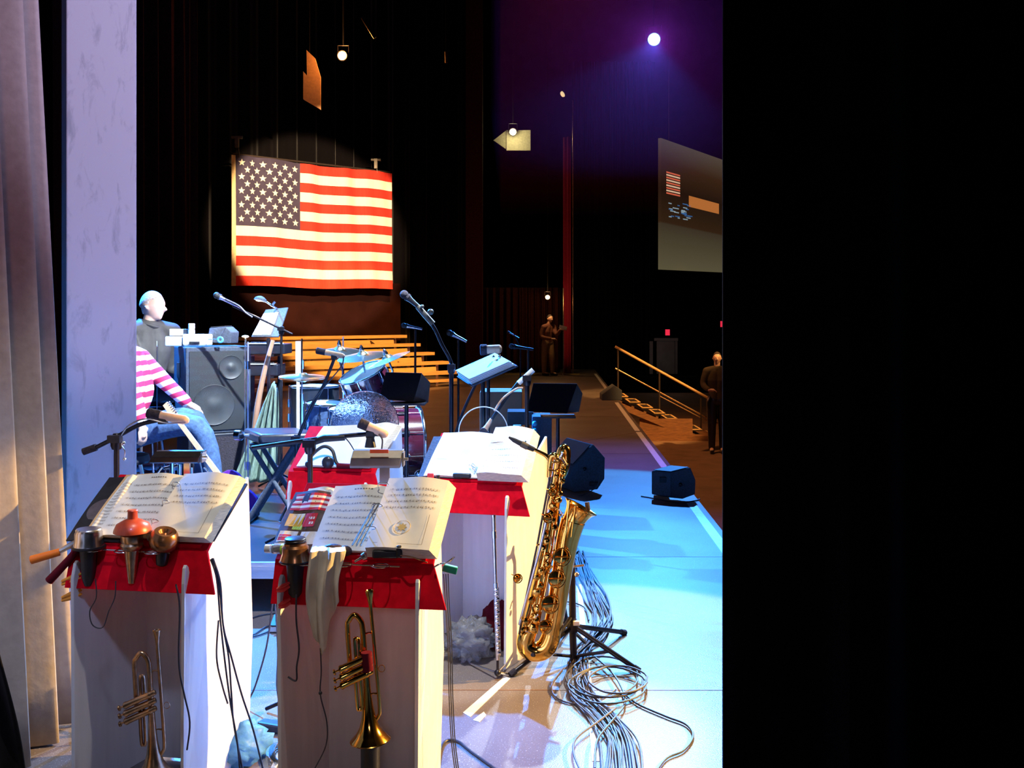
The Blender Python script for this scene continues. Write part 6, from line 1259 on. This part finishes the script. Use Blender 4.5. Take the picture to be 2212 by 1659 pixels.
def person(label, hip, chest, neck, headc, yaw, armL, armR, legL, legR, top_m, leg_m, hair_m, hs=0.235, loc=None, shoulders=0.19, face_dir=None, handdirs=((1, 0, 0), (1, 0, 0)), shoe=True, bulk=1.0, head_yaw=None):
    """joint positions in world space; arms = (elbow, wrist), legs = (knee, ankle)"""
    t = thing('person', label, 'person', loc or hip); hip, chest, neck, headc = map(Vector, (hip, chest, neck, headc))
    side = Vector((-math.sin(yaw), math.cos(yaw), 0)); fw = Vector((math.cos(yaw), math.sin(yaw), 0))
    sh = [neck - Vector((0, 0, 0.085)) + side * s * shoulders for s in (1, -1)]; hj = [hip + side * s * 0.09 - Vector((0, 0, 0.03)) for s in (1, -1)]
    hd = head_yaw if head_yaw is not None else yaw
    mid = hip.lerp(chest, 0.5); trunk = []
    for s_ in (-1, 1):
        o_ = side * 0.055 * s_ * bulk
        trunk.append([(hip + o_ * 1.1, 0.105 * bulk), (mid + o_ * 0.8, 0.100 * bulk), (chest + o_ * 1.2, 0.112 * bulk), (neck + o_ * 0.9 - Vector((0, 0, 0.10)), 0.085 * bulk)])
    yoke = [(sh[0], 0.066), (neck + side * 0.08 - Vector((0, 0, 0.055)), 0.062), (neck - Vector((0, 0, 0.045)), 0.07), (neck - side * 0.08 - Vector((0, 0, 0.055)), 0.062), (sh[1], 0.066)]
    throat = [(neck - Vector((0, 0, 0.07)), 0.07), (neck, 0.056), (headc - Vector((0, 0, 0.04)), 0.058)]
    arms = [[(sh[k], 0.064), (Vector(el), 0.043), (Vector(wr), 0.028)] for k, (el, wr) in enumerate((armL, armR))]
    legs = []
    for k, (kn, an) in enumerate((legL, legR)):
        toe = Vector(an) + fw * 0.15 + Vector((0, 0, -0.045)); legs.append([(hj[k], 0.092), (Vector(kn), 0.058), (Vector(an), 0.038), (toe, 0.032)])
    parts = [skin_mesh(trunk + [yoke, throat] + arms + [l[:3] for l in legs] + [l[2:] for l in legs]), head_bm(headc, hd, hs)]
    for k, (el, wr) in enumerate((armL, armR)): parts += hand(wr, handdirs[k], (0, 0, 1), 1.0)
    finish(merge(parts), 'body', 'skin', t, 0.0065)
    g = 0.014
    def infl(ch, g_): return [(p, (r[0] + r[1]) / 2 + g_ if isinstance(r, tuple) else r + g_) for p, r in ch]
    arm_c = [infl(a[:2], g) + [(a[2][0].lerp(a[1][0], 0.10), 0.044)] for a in arms]
    finish(skin_mesh([infl(c, g) for c in trunk] + [infl(yoke, g)] + arm_c), 'shirt', top_m, t, 0.010, 2)
    leg_c = [infl(l[:2], g + 0.008) + [(l[2][0].lerp(l[1][0], 0.04), 0.062)] for l in legs]
    wst = [[(hip + side * 0.06 * s_ + Vector((0, 0, 0.05)), 0.115 * bulk), (hip + side * 0.065 * s_, 0.122 * bulk), (hj[0 if s_ > 0 else 1], 0.112)] for s_ in (-1, 1)]
    finish(skin_mesh(wst + leg_c), 'trousers', leg_m, t, 0.010, 2)
    hair_cap(headc, hd, hs, hair_m, t)
    if shoe:
        for l in legs:
            an = l[2][0]; mb = MB(); mb.tube([an - fw * 0.05 + Vector((0, 0, -0.04)), an + fw * 0.06 + Vector((0, 0, -0.04)), an + fw * 0.19 + Vector((0, 0, -0.055))], [0.045, 0.048, 0.030], 10, smooth=3); mb.build('shoe', 'black_vinyl', t)
    return t, sh, side, fw
# keyboard player, head in profile facing right
Ym = 8.62; hc = P(329, 661, Ym); nk = P(322, 696, Ym); ch_ = P(322, 745, Ym); hp_ = Vector((ch_.x - 0.02, Ym, 1.00))
pt, sh, sd, fw = person('grey haired man in a dark jacket looking right behind the bass cabinet', hp_, ch_ - Vector((0, 0, 0.05)), nk, hc, R(-48),
    (Vector((ch_.x + 0.12, Ym + 0.22, 1.18)), Vector((ch_.x + 0.42, Ym + 0.15, 1.2))), (Vector((ch_.x + 0.05, Ym - 0.26, 1.16)), Vector((ch_.x + 0.30, Ym - 0.2, 1.12))),
    (Vector((hp_.x + 0.42, Ym + 0.12, 0.95)), Vector((hp_.x + 0.40, Ym + 0.12, RZ + 0.09))), (Vector((hp_.x + 0.42, Ym - 0.12, 0.95)), Vector((hp_.x + 0.40, Ym - 0.12, RZ + 0.09))),
    'jacket', 'black_vinyl', 'grey_hair', head_yaw=R(-10), hs=0.268, loc=(hp_.x, Ym, RZ), shoulders=0.21)
mb = MB(); cn = nk + Vector((0, 0, -0.035)); mb.tube([cn + Vector((0.085 * math.cos(a * PI / 9), 0.075 * math.sin(a * PI / 9), 0.02 - 0.03 * math.cos(a * PI / 9))) for a in range(18)], 0.017, 8, closed=True); mb.build('collar', 'jacket', pt)
st_ = thing('stool', 'tall round stool under the grey haired man', 'stool', (hp_.x, Ym, RZ))
mb = MB(); mb.lathe([(0.17, 0.79), (0.18, 0.81), (0.17, 0.845)], (hp_.x, Ym, 0), (0, 0, 1), 24); mb.build('seat', 'black_vinyl', st_)
for k in range(4):
    a_ = k * PI / 2 + 0.7; mb = MB(); mb.tube([(hp_.x + 0.10 * math.cos(a_), Ym + 0.10 * math.sin(a_), 0.79), (hp_.x + 0.17 * math.cos(a_), Ym + 0.17 * math.sin(a_), RZ + 0.005)], 0.014); mb.build('leg', 'chrome', st_)
# seated musician in striped shirt and jeans, mostly behind the pillar
def stripe_mat():
    m = bpy.data.materials.new('striped_shirt'); m.use_nodes = True; nt = m.node_tree; b = nt.nodes['Principled BSDF']; b.inputs['Roughness'].default_value = 0.85
    tc = nt.nodes.new('ShaderNodeTexCoord'); mp = nt.nodes.new('ShaderNodeMapping'); mp.inputs['Rotation'].default_value = (0, R(-68), 0)
    wv = nt.nodes.new('ShaderNodeTexWave'); wv.inputs['Scale'].default_value = 4.2; wv.inputs['Distortion'].default_value = 1.0; wv.bands_direction = 'X'
    nt.links.new(tc.outputs['Object'], mp.inputs[0]); nt.links.new(mp.outputs[0], wv.inputs[0])
    r = ramp2(nt, wv.outputs[0], (0.50, 0.02, 0.10), (0.85, 0.8, 0.82), 0.47, 0.52); nt.links.new(r.outputs[0], b.inputs['Base Color']); return m
Yg = 7.15; hp2 = Vector((-2.86, Yg, 0.80)); 
pt2, *_ = person('seated musician in a red and white striped shirt and blue jeans beside the pillar', hp2, (-2.80, Yg, 1.12), (-2.82, Yg, 1.42), (-2.90, Yg, 1.58), R(-5),
    ((-2.62, Yg + 0.22, 1.15), (-2.45, Yg + 0.2, 1.0)), ((-2.70, Yg - 0.20, 1.08), (P(330, 915, Yg).x, Yg - 0.22, P(0, 908, Yg).z)),
    ((-2.38, Yg + 0.14, 0.88), (-2.30, Yg + 0.12, RZ + 0.09)), ((P(432, 0, Yg).x, Yg - 0.10, P(0, 918, Yg).z), (P(478, 0, Yg).x, Yg - 0.12, RZ + 0.09)),
    stripe_mat(), 'denim', 'dark_hair', loc=(-2.86, Yg, RZ), handdirs=((1, 0, -0.6), (0.15, -0.1, -1)), bulk=1.05)
st_ = thing('stool', 'stool under the seated musician in the striped shirt', 'stool', (-2.86, Yg, RZ))
mb = MB(); mb.lathe([(0.18, 0.58), (0.19, 0.60), (0.18, 0.64)], (-2.86, Yg, 0), (0, 0, 1), 24); mb.build('seat', 'black_vinyl', st_)
for k in range(4):
    a_ = k * PI / 2 + 0.7; mb = MB(); mb.tube([(-2.86 + 0.12 * math.cos(a_), Yg + 0.12 * math.sin(a_), 0.58), (-2.86 + 0.18 * math.cos(a_), Yg + 0.18 * math.sin(a_), RZ + 0.005)], 0.014); mb.build('leg', 'chrome', st_)
# guitar leaning in front of the jeans
Yq = 6.78; gt = thing('electric_guitar', 'electric guitar leaning with its headstock up before the blue jeans', 'guitar', P(478, 1060, Yq))
a, b = P(356, 872, Yq + 0.1), P(488, 1048, Yq - 0.1); gd = (b - a).normalized(); gs = gd.cross(Vector((0, -1, 0.0))).normalized(); gn = gd.cross(gs).normalized()
mb = MB(); mb.prism([a - gs * 0.020, a + gd * 0.10 - gs * 0.030, a + gd * 0.14 - gs * 0.018, a + gd * 0.14 + gs * 0.018, a + gd * 0.10 + gs * 0.022, a + gs * 0.02], gn * 0.014); mb.build('headstock', 'cork_tan', gt, smooth=False)
for k in range(6):
    q_ = a + gd * (0.015 + 0.018 * k) - gs * 0.034; mb = MB(); mb.ball(q_, 0.007, 8); mb.cyl(q_, q_ + gs * 0.02, 0.003); mb.build('tuning_peg', 'chrome', gt)
mb = MB(); mb.prism([a + gd * 0.13 - gs * 0.013, b - gd * 0.06 - gs * 0.017, b - gd * 0.06 + gs * 0.017, a + gd * 0.13 + gs * 0.013], gn * 0.02); mb.build('neck', 'cork_tan', gt, smooth=False)
mb = MB(); cb_ = b + gd * 0.10
pts = []
for k in range(28):
    an = 2 * PI * k / 28; rr = 0.155 * (1 + 0.16 * math.cos(2 * an) - 0.10 * math.cos(4 * an) + 0.06 * math.sin(an)); pts.append(cb_ + gd * rr * 1.15 * math.cos(an) + gs * rr * 0.92 * math.sin(an))
mb.prism(pts, gn * 0.042); mb.build('body', 'purple_guitar', gt, smooth=False, bevel=0.006)
for k in (0.02, 0.09): mb = MB(); mb.box(cb_ + gd * k + gn * -0.008, (0.07, 0.02, 0.02), gs.to_track_quat('X', 'Z').to_matrix()); mb.build('pickup', 'chrome', gt)
# chrome tension hardware at the foot of the musician
hw = thing('hardware_stand', 'cluster of chrome stand legs on the riser in front of the seated musician', 'stand', P(385, 1060, 6.6).xy.to_3d() + Vector((0, 0, RZ)))
for x0_, y0_, x1_, y1_, r_ in ((372, 1000, 372, 1062, 0.018), (388, 1003, 388, 1062, 0.014), (414, 1010, 416, 1062, 0.010), (350, 1008, 322, 1046, 0.012), (355, 1012, 385, 1005, 0.012), (440, 1010, 468, 1040, 0.008)):
    mb = MB(); mb.cyl(P(x0_, y0_, 6.6), P(x1_, y1_, 6.6), r_); mb.build('tube', 'chrome', hw)
mb = MB(); mb.box((P(385, 0, 6.6).x, 6.6, RZ + 0.04), (0.3, 0.2, 0.07)); mb.build('base_box', 'black_vinyl', hw)
# far standing person at the wing
Yf = 27.6; fx = P(1183, 0, Yf).x
person('distant standing person in a dark jacket and tan trousers holding papers under the yellow bulb', (fx, Yf, 0.93), (fx, Yf, 1.25), (fx + 0.03, Yf, 1.46), (fx + 0.06, Yf - 0.02, 1.62), R(-50),
    ((fx + 0.25, Yf - 0.1, 1.18), (fx + 0.36, Yf - 0.28, 1.32)), ((fx - 0.18, Yf - 0.15, 1.12), (fx + 0.10, Yf - 0.30, 1.05)),
    ((fx + 0.12, Yf - 0.05, 0.50), (fx + 0.14, Yf, 0.09)), ((fx - 0.10, Yf - 0.05, 0.50), (fx - 0.10, Yf - 0.03, 0.09)), 'brown_jacket', 'khaki', 'dark_hair', loc=(fx, Yf, 0))
mb = MB(); c = Vector((fx + 0.42, Yf - 0.34, 1.37)); mb.box(c, (0.22, 0.02, 0.10), Matrix.Rotation(R(15), 3, 'Y')); tag(mb.build('papers', 'paper', smooth=False), 'papers held by the distant standing person', 'papers')
for px, lb in ((1128, 'pale yellow floor strip left of the distant person'), (1215, 'pale yellow floor strip right of the distant person')):
    mb = MB(); a = G(px, 809); mb.box(a + Vector((0, 0, 0.01)), (1.0, 0.12, 0.02)); tag(mb.build('floor_strip', mat('strip_yellow', (0.5, 0.4, 0.12), 0.8), smooth=False), lb, 'strip')  # flat yellow strip on the floor, does not glow
# far audience figure
Ya = 18.3; ax_ = P(1549, 0, Ya).x
person('dim figure in a khaki shirt among the dark seats beyond the stairs', (ax_, Ya, 0.10), (ax_, Ya, 0.47), (ax_, Ya, 0.72), (ax_, Ya, 0.89), R(-100),
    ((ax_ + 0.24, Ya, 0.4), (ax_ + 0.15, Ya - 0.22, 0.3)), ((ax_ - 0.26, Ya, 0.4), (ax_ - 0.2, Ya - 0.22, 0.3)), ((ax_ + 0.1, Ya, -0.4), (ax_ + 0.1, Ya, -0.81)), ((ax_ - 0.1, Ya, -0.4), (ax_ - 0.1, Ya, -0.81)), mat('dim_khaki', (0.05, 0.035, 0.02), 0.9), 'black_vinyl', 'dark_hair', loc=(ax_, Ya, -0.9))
# ------------------------------------------------------------------ haze around the blue spotlight
def haze():
    m = bpy.data.materials.new('stage_haze'); m.use_nodes = True; nt = m.node_tree; nt.nodes.clear()
    o = nt.nodes.new('ShaderNodeOutputMaterial'); v = nt.nodes.new('ShaderNodeVolumeScatter'); v.inputs['Color'].default_value = (0.95, 0.13, 0.42, 1)
    v.inputs['Density'].default_value = 0.0024; v.inputs['Anisotropy'].default_value = 0.3
    nt.links.new(v.outputs[0], o.inputs['Volume'])
    mb = MB(); mb.box((2.6, 13.5, 6.3), (5.6, 9, 5.6)); ob = mb.build('stage_haze', m, smooth=False); ob.display_type = 'WIRE'
    tag(ob, 'thin purple haze around the blue spotlight', 'haze', kind='stuff')
haze()
cable([G(x, y, 0.008) for x, y in [(1385, 1072), (1420, 1078), (1465, 1086), (1500, 1082), (1512, 1078)]], 0.006, 'thin cable trailing in front of the smaller floor wedge', m='cable')
cable([P(x, y, 9.0) for x, y in [(1283, 1040), (1296, 1022), (1290, 1050), (1262, 1068), (1246, 1072)]], 0.005, 'cable looping from the side of the larger floor wedge', m='cable')
# dark sheet added for the black area in the bottom left corner
def corner_sheet():
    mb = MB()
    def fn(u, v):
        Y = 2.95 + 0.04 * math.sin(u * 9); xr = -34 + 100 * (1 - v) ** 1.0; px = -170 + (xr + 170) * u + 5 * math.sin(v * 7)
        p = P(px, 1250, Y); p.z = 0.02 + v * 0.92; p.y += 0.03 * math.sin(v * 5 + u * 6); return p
    mb.grid(fn, 24, 24); return mb.build('dark_sheet', 'velour_black', solid=0.006)
tag(corner_sheet(), 'dark sheet added in the bottom left corner before the grey curtain', 'cloth')
